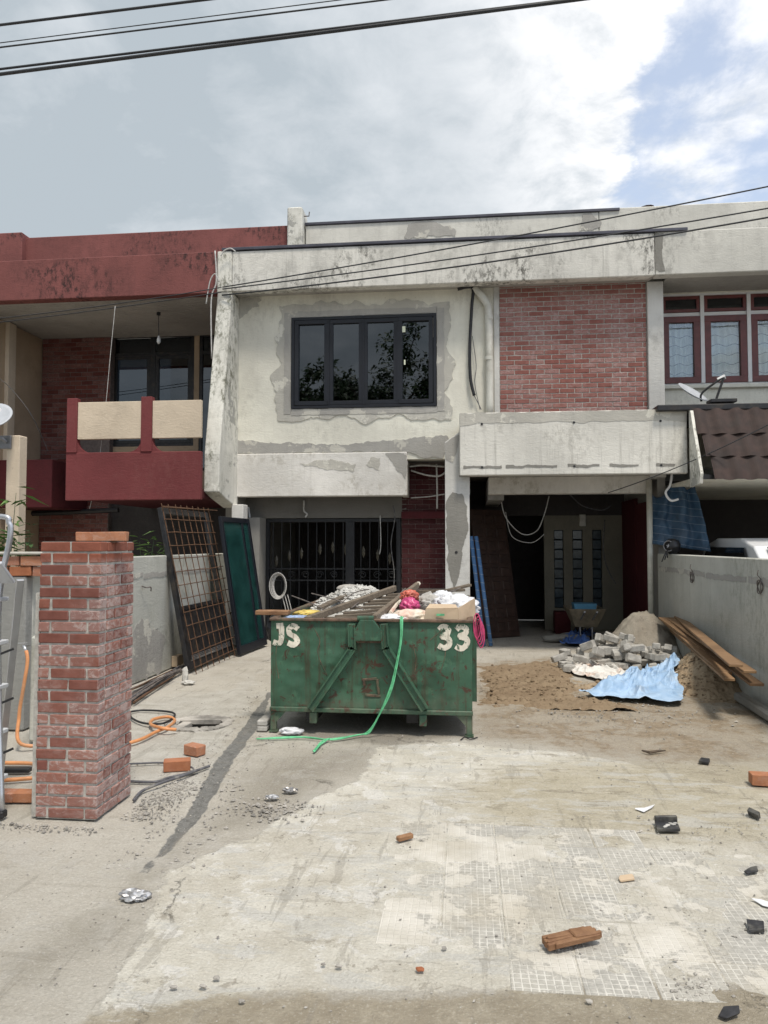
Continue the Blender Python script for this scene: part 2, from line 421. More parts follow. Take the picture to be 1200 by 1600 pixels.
brickmat('brick_pillar', [(0.20,0.080,0.064),(0.235,0.092,0.068),(0.29,0.10,0.062),(0.22,0.09,0.075)], 0.9, topcut=1.56, wcol=(0.42,0.32,0.295), side=True)
brickmat('brick_panel_mat', [(0.275,0.115,0.098),(0.29,0.12,0.10),(0.30,0.124,0.102),(0.282,0.118,0.102)], 0.85, wcol=(0.40,0.28,0.265))
brickmat('brick_old', [(0.13,0.042,0.036),(0.165,0.052,0.042),(0.18,0.066,0.052),(0.145,0.05,0.043)], 0.15)
brickmat('brick_maroon', [(0.058,0.014,0.016),(0.064,0.015,0.017),(0.054,0.013,0.015)], 0.05)
brickmat('brick_loose', [(0.36,0.14,0.07),(0.42,0.18,0.09),(0.33,0.125,0.07)], 0.22)

# glass: dark mirror-like pane that one can look through a little
def glass(name, tint, trans):
    m_ = bpy.data.materials.new(name); m_.use_nodes = True; t = NT(m_.node_tree); t.n.clear()
    g = t.node('ShaderNodeBsdfGlossy'); g.inputs['Roughness'].default_value = 0.01; g.inputs['Color'].default_value = (0.9,0.95,1,1)
    tr = t.node('ShaderNodeBsdfTransparent'); tr.inputs[0].default_value = (*tint, 1)
    fr = t.node('ShaderNodeFresnel'); fr.inputs[0].default_value = 1.55
    mx = t.node('ShaderNodeMixShader'); t.put(mx.inputs[0], t.math('ADD', t.mul(fr.outputs[0], 2.1), trans, clamp=True)); t.l.new(tr.outputs[0], mx.inputs[1]); t.l.new(g.outputs[0], mx.inputs[2])
    o = t.node('ShaderNodeOutputMaterial'); t.l.new(mx.outputs[0], o.inputs[0]); M[name] = m_
glass('glass_dark', (0.10, 0.12, 0.14), 0.0)
glass('glass_clear', (0.88, 0.91, 0.90), 0.0)
glass('glass_green', (0.03, 0.085, 0.075), 0.0)

# skip paint
m_, t, b = mat('skip_green'); p = t.pos(); x, y, z = t.sep(p)
n = t.noise(p, 2.2, 6, 0.6); c = t.mix(t.step(n, 0.3, 0.7), (0.026,0.080,0.048), (0.050,0.130,0.078))
n = t.noise(p, 7, 8, 0.7); c = t.mix(t.mul(t.step(n, 0.56, 0.62), 0.55), c, (0.070,0.17,0.10))
sv = t.noise(t.vmul(p, (14.,14.,0.8)), 1.3, 6, 0.7); c = t.mix(t.mul(t.step(sv, 0.50, 0.66), 0.75), c, (0.050,0.045,0.024))
rs = t.noise(p, 9, 9, 0.75, 0.6); c = t.mix(t.step(rs, 0.57, 0.61), c, (0.062,0.028,0.016))
rs = t.noise(t.vmul(p, (1.,1.,.5)), 30, 4, 0.6); c = t.mix(t.mul(t.step(rs, 0.64, 0.68), 0.9), c, (0.05,0.028,0.018))
wp_ = t.noise(t.vadd(p, (4.,2.,1.)), 5, 9, 0.75); c = t.mix(t.step(wp_, 0.685, 0.70), c, (0.45,0.42,0.36))
dust = t.mul(t.step(z, 0.45, 0.1), t.step(t.noise(p, 5, 6, .6), 0.35, 0.7)); c = t.mix(t.mul(dust, 0.5), c, (0.20,0.18,0.13))
fin(t, b, c, t.add(0.38, t.mul(n, 0.3)), t.bump(t.add(t.mul(t.noise(p, 3, 3, .5), 1.0), t.mul(rs, 0.12)), 0.5, 0.02)); M['skip_green'] = m_
m_, t, b = mat('skip_letter'); p = t.pos()
w = t.noise(p, 16, 9, 0.75, 0.5); c = t.mix(t.step(w, 0.545, 0.59), (0.66,0.62,0.52), (0.045,0.11,0.065))
sv = t.noise(t.vmul(p, (20.,20.,1.)), 1.6, 6, 0.7); c = t.mix(t.mul(t.step(sv, 0.54, 0.68), 0.7), c, (0.10,0.06,0.035))
fin(t, b, c, 0.6); M['skip_letter'] = m_

# weathered timber with grain along local length (world grain by direction given)
def wood(name, c0, c1, axis=(1,12,12), objc=True):
    m_, t, b = mat(name); p = t.vadd(t.obj(), t.node('ShaderNodeCombineXYZ', {0: t.mul(t.rnd(), 9.), 1: t.mul(t.rnd(), 5.), 2: t.mul(t.rnd(), 7.)}).outputs[0])
    g = t.noise(t.vmul(p, tuple(float(a) for a in axis)), 3.5, 8, 0.65, 0.6); k = t.noise(p, 2.2, 5, 0.6)
    c = t.mix(t.step(g, 0.32, 0.66), c0, c1); c = t.mix(t.mul(t.step(k, 0.5, 0.7), 0.6), c, tuple(v*0.45 for v in c0))
    r = t.rnd(); c = t.mix(t.mul(r, 0.45), c, tuple(v*0.55 for v in c0))
    fin(t, b, c, 0.75, t.bump(g, 0.5, 0.004)); M[name] = m_
wood('timber', (0.22,0.125,0.065), (0.36,0.225,0.12))
wood('timber_old', (0.11,0.085,0.062), (0.21,0.17,0.125))
wood('timber_chip', (0.20,0.095,0.045), (0.36,0.20,0.10), (3,3,14))

# woven tarpaulin
def tarp(name, c0, c1, dirt, lines=None, ls=.4):
    m_, t, b = mat(name); p = t.pos(); n = t.noise(p, 6, 6, 0.6)
    c = t.mix(t.step(n, 0.3, 0.7), c0, c1); c = t.mix(t.mul(t.step(t.noise(p, 2.5, 7, 0.7), 0.5, 0.68), 0.55), c, dirt)
    if lines:
        z = t.sep(p)[2]; fr = t.math('FRACT', t.mul(t.add(z, t.mul(t.sep(p)[0], 0.18)), lines))
        c = t.mix(t.mul(t.step(fr, 0.07, 0.04), ls), c, (0.45,0.5,0.56))
    dv_ = t.vadd(p, t.vmul(t.noise(p, 5, 4, .6, 0, 'Color'), (.25,.25,.25))); cr_ = t.math('MINIMUM', t.vor(dv_, 3.2, 'DISTANCE_TO_EDGE'), 0.3)
    fin(t, b, c, 0.55, t.bump(t.add(t.noise(p, 24, 5, 0.6), t.mul(cr_, 3.0)), 0.45, 0.016)); M[name] = m_
tarp('tarp_blue', (0.27,0.42,0.62), (0.42,0.57,0.76), (0.50,0.53,0.55))
tarp('tarp_hang', (0.030,0.070,0.13), (0.045,0.105,0.185), (0.07,0.10,0.14), 8.5)
tarp('tarp_deep', (0.05,0.11,0.34), (0.09,0.19,0.48), (0.2,0.24,0.34))
tarp('roll_blue', (0.085,0.20,0.42), (0.10,0.24,0.48), (0.10,0.15,0.25), 7.5, .9)
tarp('curtain', (0.78,0.79,0.76), (0.88,0.88,0.85), (0.62,0.63,0.61))

# sand, gravel
def granular(name, c0, c1, dark, sc=30):
    m_, t, b = mat(name); p = t.pos(); n = t.noise(p, 3.0, 7, 0.65); f = t.noise(p, sc*3, 4, 0.7); g = t.noise(p, sc*0.6, 6, 0.7)
    c = t.mix(t.step(n, 0.3, 0.7), c0, c1); c = t.mix(t.mul(t.step(g, 0.52, 0.68), 0.6), c, dark)
    c = t.mix(t.mul(t.step(f, 0.55, 0.75), 0.4), c, tuple(min(1, v*1.5) for v in c1))
    fin(t, b, c, 0.95, t.bump(t.add(t.mul(g, 1.0), t.mul(f, 0.4)), 0.8, 0.02), 0, 0.15); M[name] = m_
granular('sand', (0.29,0.215,0.14), (0.39,0.305,0.21), (0.20,0.145,0.09))
granular('sand_wet', (0.215,0.155,0.10), (0.29,0.22,0.145), (0.14,0.10,0.065))
granular('gravel_heap', (0.25,0.22,0.18), (0.33,0.30,0.25), (0.15,0.13,0.11), 18)
granular('road', (0.10,0.10,0.098), (0.14,0.138,0.13), (0.08,0.08,0.078))

# ------------------------------------------------------------------ ground
def sdf(poly, X, Y):
    """signed distance, positive inside"""
    P = np.array(poly, float); n = len(P); d = np.full(X.shape, 1e9); ins = np.zeros(X.shape, bool)
    for i in range(n):
        ax, ay = P[i]; bx, by = P[(i+1) % n]; ex, ey = bx-ax, by-ay; L = ex*ex+ey*ey+1e-12
        t_ = np.clip(((X-ax)*ex+(Y-ay)*ey)/L, 0, 1); d = np.minimum(d, np.hypot(X-ax-t_*ex, Y-ay-t_*ey))
        c_ = ((ay > Y) != (by > Y)) & (X < (bx-ax)*(Y-ay)/((by-ay) if by != ay else 1e-12)+ax); ins ^= c_
    return np.where(ins, d, -d)
def gp(pts): return [tuple(PZ(*p)[:2]) for p in pts]
def seg(pts, X, Y):
    P = gp(pts); d = np.full(X.shape, 1e9)
    for (ax, ay), (bx, by) in zip(P[:-1], P[1:]):
        ex, ey = bx-ax, by-ay; t_ = np.clip(((X-ax)*ex+(Y-ay)*ey)/(ex*ex+ey*ey), 0, 1); d = np.minimum(d, np.hypot(X-ax-t_*ex, Y-ay-t_*ey))
    return d
HOLE = (-2.66, -2.24, 6.47, 6.87)
def axis(lo, hi, st, far, extra=()):
    a = list(np.arange(lo, hi+1e-6, st)); g = []; s_ = st; x = lo
    left = []; x = lo; s_ = 0.1
    while x > far[0]: x -= s_; s_ *= 1.6; left.append(max(x, far[0]))
    right = []; x = a[-1]; s_ = 0.1
    while x < far[1]: x += s_; s_ *= 1.6; right.append(min(x, far[1]))
    vals = sorted(set(round(v, 4) for v in left+a+right))
    for e_ in extra: vals = [v for v in vals if abs(v-e_) > st*0.45]+[e_]
    return np.array(sorted(vals))
gx = axis(-4.4, 3.2, 0.035, (-250, 250), HOLE[:2]); gy = axis(2.0, 14.6, 0.035, (-250, 250), HOLE[2:])
GX, GY = np.meshgrid(gx, gy)
chan = [(422,1080),(395,1130),(352,1185),(330,1225),(300,1275),(262,1320),(225,1360)]
dch = seg(chan, GX, GY); wch = np.interp(GY, [3.6,4.3,5.2,7.0,7.8], [.012,.045,.068,.066,.03])
near = ((GX > -4.4) & (GX < 3.2) & (GY > 1.9) & (GY < 14.6))
hz = np.zeros(GX.shape)
idx = np.argwhere(near)
for j, i in idx:
    x, y = GX[j, i], GY[j, i]
    hz[j, i] = 0.010*mnoise.noise(V((x*0.9, y*0.9, 0))) + 0.004*mnoise.noise(V((x*4, y*4, 3))) + 0.0022*mnoise.noise(V((x*13, y*13, 6)))
    d = dch[j, i] + 0.035*mnoise.noise(V((x*6, y*6, 9)))
    if d < wch[j, i]: hz[j, i] -= 0.014*min(1, (wch[j, i]-d)/0.03)
hz -= 0.012
hz[~near] = -0.02
vco = np.stack([GX, GY, hz], -1).reshape(-1, 3)
ny, nx = GX.shape; fcs = []
for j in range(ny-1):
    yc = (gy[j]+gy[j+1])/2
    for i in range(nx-1):
        xc = (gx[i]+gx[i+1])/2
        if HOLE[0] < xc < HOLE[1] and HOLE[2] < yc < HOLE[3]: continue
        fcs.append((j*nx+i, j*nx+i+1, (j+1)*nx+i+1, (j+1)*nx+i))
me = bpy.data.meshes.new('ground'); me.from_pydata(vco.tolist(), [], fcs)
me.polygons.foreach_set('use_smooth', [True]*len(me.polygons))
masks = {
 'm_light': sdf(gp([(130,1660),(165,1590),(198,1500),(246,1430),(240,1395),(275,1355),(335,1325),(420,1290),(470,1255),(560,1215),(590,1165),(700,1158),(900,1175),(1030,1200),(1210,1235),(1230,1535),(900,1535),(780,1545),(600,1545),(430,1538),(350,1560),(300,1660)]), GX, GY),
 'm_wet': sdf(gp([(415,1180),(600,1150),(600,1195),(540,1225),(430,1290),(330,1320),(255,1365),(238,1440),(180,1500),(90,1530),(20,1560),(-60,1600),(-40,1500),(60,1450),(190,1370),(290,1290),(370,1200)]), GX, GY),
 'm_sand': sdf(gp([(738,1035),(870,1025),(900,1060),(1210,1075),(1230,1185),(1100,1190),(960,1180),(830,1160),(742,1150)]), GX, GY),
 'm_yell': sdf(gp([(760,1200),(900,1185),(1210,1190),(1230,1318),(1100,1315),(940,1318),(860,1300),(740,1285),(700,1240)]), GX, GY),
 'm_foot': sdf(gp([(-80,1700),(190,1570),(330,1545),(620,1550),(800,1538),(1230,1530),(1250,1800),(0,1800)]), GX, GY),
 'm_chan': wch-dch,
 'm_tile': sdf([(-0.42,2.62),(2.6,2.85),(2.6,4.2),(1.05,4.42),(-0.42,4.40)], GX, GY),
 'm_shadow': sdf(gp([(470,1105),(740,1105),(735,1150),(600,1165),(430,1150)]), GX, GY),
 'm_pale': sdf(gp([(205,1100),(300,1085),(360,1075),(400,1050),(400,1090),(365,1140),(330,1200),(310,1240),(220,1260),(200,1180)]), GX, GY),
 'm_road': -(GY-1.2),
}
for k, a in masks.items():
    at = me.attributes.new(k, 'FLOAT', 'POINT'); at.data.foreach_set('value', np.clip(a, -3, 3).astype(np.float32).ravel())
me.update()
ground = bpy.data.objects.new('ground', me); COL.objects.link(ground); struct(ground)

m_, t, b = mat('driveway'); p = t.pos()
big = t.noise(p, 0.8, 6, 0.6); med = t.noise(p, 4.0, 8, 0.68); fine = t.noise(p, 26, 7, 0.72); mic = t.noise(p, 120, 3, 0.7)
def MK(name, amp=0.3, lo=-0.03, hi=0.03, nn=None):
    return t.step(t.add(t.attr(name), t.mul(t.math('SUBTRACT', nn if nn is not None else med, 0.5), amp)), lo, hi)
med2 = t.step(med, 0.36, 0.64); fin2 = t.step(fine, 0.34, 0.66); grn = t.noise(p, 75, 5, 0.75); grn2 = t.step(grn, 0.36, 0.64)
def crisp(sc, th, w=0.02, off=(0.,0.,0.), ro=0.74, st=(1.,1.,1.), dist=0.3): return t.step(t.noise(t.vmul(t.vadd(p, off), st), sc, 11, ro, dist), th, th+w)
c = t.mix(t.step(big, 0.35, 0.65), (0.43,0.395,0.335), (0.54,0.505,0.44))
c = t.mix(t.mul(med2, 0.55), c, (0.59,0.56,0.495))
c = t.mix(t.mul(crisp(1.7, .53, .03), 0.55), c, (0.54,0.515,0.465))
pale = MK('m_pale', 0.6, -0.08, 0.1); c = t.mix(t.mul(pale, 0.75), c, t.mix(med2, (0.46,0.435,0.385), (0.58,0.56,0.51)))
wet = MK('m_wet', 1.1, -0.10, 0.40); wetc = t.mix(med2, (0.24,0.215,0.175), (0.34,0.31,0.255)); c = t.mix(t.mul(wet, 0.78), c, wetc)
c = t.mix(t.mul(t.mul(crisp(2.6, .56, .02, (4.,1.,0.)), wet), 0.6), c, (0.44,0.415,0.37))
lt = MK('m_light', 0.30, -0.012, 0.016)
lc = t.mix(med2, (0.61,0.575,0.49), (0.72,0.69,0.61))
lc = t.mix(t.mul(crisp(1.25, .50, .06, (1.,2.,0.)), 0.42), lc, t.mix(fin2, (0.46,0.42,0.345), (0.58,0.54,0.46)))
lc = t.mix(t.mul(crisp(4.5, .56, .015, (5.,5.,0.)), 0.7), lc, (0.78,0.76,0.715))
lc = t.mix(t.mul(crisp(5.5, .585, .015, (2.,7.,0.)), 0.7), lc, (0.37,0.335,0.275))
c = t.mix(lt, c, lc)
ft = MK('m_foot', 0.34, -0.02, 0.05); fcx = t.mix(med2, (0.33,0.28,0.20), (0.44,0.385,0.29)); fcx = t.mix(t.mul(fin2, 0.45), fcx, (0.25,0.21,0.15)); c = t.mix(t.mul(ft, 0.85), c, fcx)
ye = MK('m_yell', 0.9, -0.15, 0.25, t.noise(t.vmul(p, (1.,3.,1.)), 2.2, 8, 0.7)); c = t.mix(t.mul(ye, 0.6), c, t.mix(fin2, (0.37,0.315,0.205), (0.47,0.41,0.28)))
gw = t.mul(crisp(2.2, .53, .03, (0.,0.,0.), .74, (.8,2.6,1.)), MK('m_light', 0.2)); c = t.mix(t.mul(gw, 0.62), c, (0.59,0.58,0.54))
gd2 = t.mul(crisp(3.0, .565, .02, (8.,3.,0.), .74, (.7,2.4,1.)), MK('m_yell', 0.6, -.2, .1)); c = t.mix(t.mul(gd2, 0.6), c, (0.30,0.265,0.20))
sa = MK('m_sand', 0.9, -0.16, 0.22); c = t.mix(t.mul(sa, t.add(.55, t.mul(crisp(2.4, .46, .10, (3.,3.,0.)), .38))), c, t.mix(fin2, (0.235,0.175,0.115), (0.36,0.285,0.195)))
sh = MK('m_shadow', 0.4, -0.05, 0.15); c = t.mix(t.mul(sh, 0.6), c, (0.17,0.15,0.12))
ch = MK('m_chan', 0.10, -0.006, 0.006); c = t.mix(ch, c, t.mix(fin2, (0.15,0.15,0.142), (0.25,0.248,0.235)))
# drag marks, splashes, grit
dr_ = crisp(2.0, .575, .03, (2.,5.,0.), .7, (5.,.6,1.)); c = t.mix(t.mul(dr_, 0.35), c, (0.27,0.245,0.205))
dr_ = crisp(2.4, .59, .02, (7.,1.,0.), .7, (.7,5.,1.)); c = t.mix(t.mul(dr_, 0.30), c, (0.29,0.26,0.21))
c = t.mix(t.mul(t.math('SUBTRACT', 1.0, grn2), 0.20), c, (0.20,0.18,0.145)); c = t.mix(t.mul(t.step(grn, .54, .70), 0.32), c, (0.72,0.70,0.66))
vd = t.vor(t.vadd(p, t.vmul(t.noise(p, 20, 3, .6, 0, 'Color'), (.03,.03,0.))), 26); dots = t.mul(t.step(vd, 0.16, 0.10), t.step(t.noise(p, 3.2, 6, .7), 0.50, 0.60)); c = t.mix(t.mul(dots, 0.75), c, (0.115,0.10,0.08))
vd = t.vor(t.vadd(p, (3.3,1.7,0.)), 34); dots = t.mul(t.step(vd, 0.13, 0.09), t.step(t.noise(t.vadd(p, (6.,6.,0.)), 2.4, 6, .7), 0.50, 0.60)); c = t.mix(t.mul(dots, 0.7), c, (0.70,0.68,0.64))
cv = t.vor(t.vadd(p, t.vmul(t.noise(p, 3, 7, 0.7, 0, 'Color'), (0.6,0.6,0.))), 0.6, 'DISTANCE_TO_EDGE')
crk = t.mul(t.step(cv, 0.0035, 0.001), t.step(t.noise(p, 1.1, 3, .5), 0.55, 0.64)); c = t.mix(t.mul(crk, 0.5), c, (0.12,0.105,0.085))
rd = MK('m_road', 0.1); c = t.mix(rd, c, (0.11,0.108,0.10))
h = t.add(t.add(t.mul(fine, 1.0), t.add(t.mul(grn, 0.55), t.mul(mic, 0.25))), t.add(t.mul(lt, 0.30), t.mul(crk, -0.8)))
rough = t.add(t.mul(ch, -0.28), t.add(0.9, t.mul(t.mul(wet, t.step(med, 0.4, 0.6)), -0.12)))
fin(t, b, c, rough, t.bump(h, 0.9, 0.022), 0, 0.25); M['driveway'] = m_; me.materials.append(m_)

# drain pit under the hole
pit = MB(); x0, x1, y0, y1 = HOLE
def quadbox(mb, x0, x1, y0, y1, zt, zb):
    mb.add([(x0,y0,zt),(x1,y0,zt),(x1,y1,zt),(x0,y1,zt),(x0,y0,zb),(x1,y0,zb),(x1,y1,zb),(x0,y1,zb)], [(0,1,5,4),(1,2,6,5),(2,3,7,6),(3,0,4,7),(4,5,6,7)])
quadbox(pit, x0-.002, x1+.002, y0-.002, y1+.002, -0.004, -0.42)
o = pit.build('pit', M['cement_dark'], ground)
rim = MB()
for i in range(26):
    a = i/26*2*math.pi; cx = (x0+x1)/2+math.cos(a)*((x1-x0)/2+0.03)*1.1; cy = (y0+y1)/2+math.sin(a)*((y1-y0)/2+0.03)*1.1
    rim.blob((cx, cy, -0.01), 0.045+0.02*R_.random(), 1, 0.4, 2, i, (1.2, 1.0, 0.45))
rim.bar((x0-.02, y1-.05, -.03), (x1+.03, y1-.03, -.02), 0.09, 0.05, ch=.006); rim.bar((x0+.02, y0+.05, -.06), (x0+.06, y1-.05, -.05), 0.09, 0.05, ch=.006)
rim.blob(((x0+.12), y0+.14, -.10), 0.10, 2, 0.4, 2, 3, (1.2,.8,.6)); rim.blob((x1-.08, y0+.2, -.12), 0.09, 2, 0.4, 2, 5, (.8,1.1,.6))
rim.build('pit_rim', M['stone'], ground)

# worn floor tiles set in the driveway
m_, t, b = mat('floor_tile'); p = t.pos(); x, y, z = t.sep(p)
CELL = 1/0.0305
med = t.noise(p, 4.0, 8, 0.68); fine = t.noise(p, 30, 6, 0.7)
wob = t.vadd(p, t.vmul(t.noise(p, 9, 4, .6, 0, 'Color'), (0.006,0.006,0.)))
wx, wy, wz_ = t.sep(wob)
def tri(v, s_=CELL): return t.math('ABSOLUTE', t.math('SUBTRACT', t.math('FRACT', t.mul(v, s_)), 0.5))
g_ = t.math('MAXIMUM', tri(wx), tri(wy)); joint = t.step(t.add(g_, t.mul(t.math('SUBTRACT', fine, 0.5), 0.25)), 0.36, 0.43)
c = t.mix(t.step(fine, 0.35, 0.65), (0.30,0.29,0.265), (0.41,0.395,0.36))
c = t.mix(t.mul(t.rnd(), 0.5), c, (0.48,0.455,0.395))
c = t.mix(t.mul(joint, t.mul(t.step(med, .36, .6), .75)), c, (0.64,0.62,0.565))
sm = t.step(t.add(t.noise(t.vadd(p, (2.,3.,0.)), 2.6, 9, 0.7, 0.3), t.mul(t.step(x, 0.25, -0.35), 0.10)), 0.49, 0.53)
c = t.mix(t.mul(sm, .72), c, t.mix(t.step(med, .36, .64), (0.52,0.49,0.425), (0.63,0.60,0.54)))
yl = t.step(t.noise(t.vadd(p, (7.,3.,0.)), 1.6, 6, 0.6), 0.5, 0.68); c = t.mix(t.mul(yl, 0.4), c, (0.40,0.355,0.27))
sp = t.step(t.noise(p, 55, 5, 0.75), 0.66, 0.71); c = t.mix(t.mul(sp, 0.6), c, (0.15,0.135,0.11))
h = t.add(t.add(t.mul(joint, -0.5), t.mul(sm, 0.9)), t.mul(fine, 0.5))
fin(t, b, c, 0.88, t.bump(h, 0.6, 0.008), 0, 0.25); M['floor_tile'] = m_
TS = 0.272
tile_me = {}
def tmesh(w, d):
    k = (round(w, 3), round(d, 3))
    if k not in tile_me:
        q = MB(); q.box(-w/2, w/2, -d/2, d/2, -0.03, 0.0, 0.004); me_ = bpy.data.meshes.new('tile'); me_.from_pydata(q.v, [], q.f); me_.materials.append(M['floor_tile']); tile_me[k] = me_
    return tile_me[k]
ycols = [2.93, 3.20, 3.47, 3.74, 4.01, 4.26]
for ci in range(-2, 9):
    for rj in range(6):
        x = 0.165+ci*TS+TS/2; y = 2.85+rj*TS+TS/2
        if ci < 0 and rj == 0: continue
        if x > 1.0 and rj > 4: continue
        if y > 4.45: continue
        jx = R_.uniform(-.002, .002)
        inst('tile', tmesh(TS-0.004, TS-0.004), ground, (x+jx, y, 0.010*mnoise.noise(V((x*.9, y*.9, 0)))-.0125+.0022+.0035*min(0, x-.1)+R_.uniform(-.0014, .0012)-(.0016 if x > 1.0 else 0)), (R_.uniform(-.007,.007), R_.uniform(-.007,.007), R_.uniform(-.006,.006)))

# loose grit and pebbles
gr = MB(); octf = [(0,2,4),(2,1,4),(1,3,4),(3,0,4),(2,0,5),(1,2,5),(3,1,5),(0,3,5)]
def pebble(x, y, r, z=0.0):
    a = R_.random()*6.3; ca, sa = math.cos(a), math.sin(a); sx, sy, sz = r*R_.uniform(.7,1.4), r*R_.uniform(.6,1.1), r*R_.uniform(.4,.8)
    pts = [(1,0,0),(-1,0,0),(0,1,0),(0,-1,0),(0,0,1),(0,0,-1)]
    vs_ = []
    for q in pts:
        qx, qy, qz = q[0]*sx*R_.uniform(.7,1.2)+R_.uniform(-.2,.2)*r, q[1]*sy*R_.uniform(.7,1.2)+R_.uniform(-.2,.2)*r, q[2]*sz
        vs_.append((x+qx*ca-qy*sa, y+qx*sa+qy*ca, z-0.008+sz*0.5+qz))
    gr.add(vs_, octf)
for i in range(1500):
    x = R_.uniform(-3.6, 2.9); y = R_.uniform(2.3, 9)
    pebble(x, y, R_.choice([.003,.004,.004,.005,.006,.008]))
for i in range(650):       # round the pillar foot and along the channel
    a = R_.gauss(0, 1); x = -2.12+abs(R_.gauss(0, .10))+R_.uniform(0, .12); y = 4.3+R_.random()*0.75
    pebble(x+0.03, y, abs(R_.gauss(0, .005))+.0025)
for i in range(320):
    x = R_.uniform(-3.4, -2.1); y = 4.17-abs(R_.gauss(0, .05)); pebble(x, y, abs(R_.gauss(0, .005))+.003)
for i in range(420):
    k = R_.randrange(len(chan)-1); a = PZ(*chan[k]); b_ = PZ(*chan[k+1]); q = a.lerp(b_, R_.random()); q.x += R_.choice([-1,1])*(.09+abs(R_.gauss(.0, .08))); pebble(q.x, q.y, abs(R_.gauss(0, .005))+.003)
for i in range(260):
    q = PZ(R_.gauss(420, 35), R_.gauss(1262, 9)); pebble(q.x, q.y, abs(R_.gauss(0, .006))+.003)
for i in range(700):
    q = PZ(R_.gauss(960, 90), R_.gauss(1105, 18)); pebble(min(q.x, 2.9), q.y, abs(R_.gauss(0, .006))+.003)
for px_, py_, k_ in ((1042,1294,60),(885,1465,40),(1180,1450,30),(1120,1300,50),(1090,1540,90),(210,1405,40),(1185,1280,40),(470,1160,60),(640,1160,70),(730,1155,40),(300,1215,60)):
    for i in range(k_): q = PZ(px_+R_.gauss(0, 30), py_+R_.gauss(0, 9)); pebble(q.x, q.y, abs(R_.gauss(0, .0035))+.002)
o = gr.build('gravel', M['stone'], None, fix=False); tag(o, 'loose grit and small stone chips strewn over the driveway', 'gravel', kind='stuff')

# ------------------------------------------------------------------ houses
def rect_frame(mb, x0, x1, z0, z1, y, w, d, ch=0.004):
    mb.box(x0, x1, y-d/2, y+d/2, z1-w, z1, ch); mb.box(x0, x1, y-d/2, y+d/2, z0, z0+w, ch)
    mb.box(x0, x0+w, y-d/2+.001, y+d/2-.001, z0+w, z1-w, 0); mb.box(x1-w, x1, y-d/2+.001, y+d/2-.001, z0+w, z1-w, 0)
def B(name, m_, par, *a, ch=0.0, **k): q = MB(); q.box(*a, ch); return q.build(name, M[m_], par, **k)
def wall_hole(mb, X0, X1, Z0, Z1, Y0, Y1, holes):
    """wall slab with rectangular openings, one clean shell"""
    xs = sorted({X0, X1, *[h[0] for h in holes], *[h[1] for h in holes]}); zs = sorted({Z0, Z1, *[h[2] for h in holes], *[h[3] for h in holes]})
    def solid(i, j):
        if i < 0 or j < 0 or i >= len(xs)-1 or j >= len(zs)-1: return False
        cx, cz = (xs[i]+xs[i+1])/2, (zs[j]+zs[j+1])/2
        return not any(h[0] < cx < h[1] and h[2] < cz < h[3] for h in holes)
    for i in range(len(xs)-1):
        for j in range(len(zs)-1):
            if not solid(i, j): continue
            a, b_, c_, d_ = xs[i], xs[i+1], zs[j], zs[j+1]
            mb.add([(a,Y0,c_),(b_,Y0,c_),(b_,Y0,d_),(a,Y0,d_)], [(0,1,2,3)]); mb.add([(a,Y1,c_),(b_,Y1,c_),(b_,Y1,d_),(a,Y1,d_)], [(3,2,1,0)])
            if not solid(i-1, j): mb.add([(a,Y0,c_),(a,Y1,c_),(a,Y1,d_),(a,Y0,d_)], [(3,2,1,0)])
            if not solid(i+1, j): mb.add([(b_,Y0,c_),(b_,Y1,c_),(b_,Y1,d_),(b_,Y0,d_)], [(0,1,2,3)])
            if not solid(i, j-1): mb.add([(a,Y0,c_),(b_,Y0,c_),(b_,Y1,c_),(a,Y1,c_)], [(3,2,1,0)])
            if not solid(i, j+1): mb.add([(a,Y0,d_),(b_,Y0,d_),(b_,Y1,d_),(a,Y1,d_)], [(0,1,2,3)])
brick_cache = {}
def bmesh_brick(L, H, D, m_, var):
    k = (round(L,3), round(H,3), round(D,3), m_, var)
    if k not in brick_cache:
        q = MB(); rr = random.Random(hash((L,var)) & 1023); q.box(-L/2, L/2, -D/2, D/2, -H/2, H/2, 0.0045)
        vv = [(a+rr.uniform(-.0018,.0018), b_+rr.uniform(-.0018,.0018), c_+rr.uniform(-.0018,.0018)) for a, b_, c_ in q.v]
        me_ = bpy.data.meshes.new('brick'); me_.from_pydata(vv, [], q.f); me_.materials.append(M[m_]); brick_cache[k] = me_
    return brick_cache[k]
def brickwall(par, x0, x1, z0, z1, y, BL, BH, m_, depth=0.05, proud=0.012, skip=None, jit=0.003, J=0.011):
    """running-bond brick faces on plane Y=y looking towards -Y"""
    rows = int(round((z1-z0)/BH)); bh = (z1-z0)/rows; n = 0
    for r in range(rows):
        z = z0+(r+.5)*bh; off = (r % 2)*BL/2; x = x0-off
        while x < x1-0.02:
            a = max(x, x0); b_ = min(x+BL, x1); x += BL
            if b_-a < 0.05: continue
            cx = (a+b_)/2
            if skip and skip(cx, z): continue
            L = round((b_-a-J)*200)/200
            inst('brick', bmesh_brick(L, bh-J, depth, m_, R_.randrange(3)), par, (cx, y+depth/2-proud+R_.uniform(-jit, jit), z), (R_.uniform(-.006,.006), R_.uniform(-.008,.008), R_.uniform(-.012,.012))); n += 1
    return n

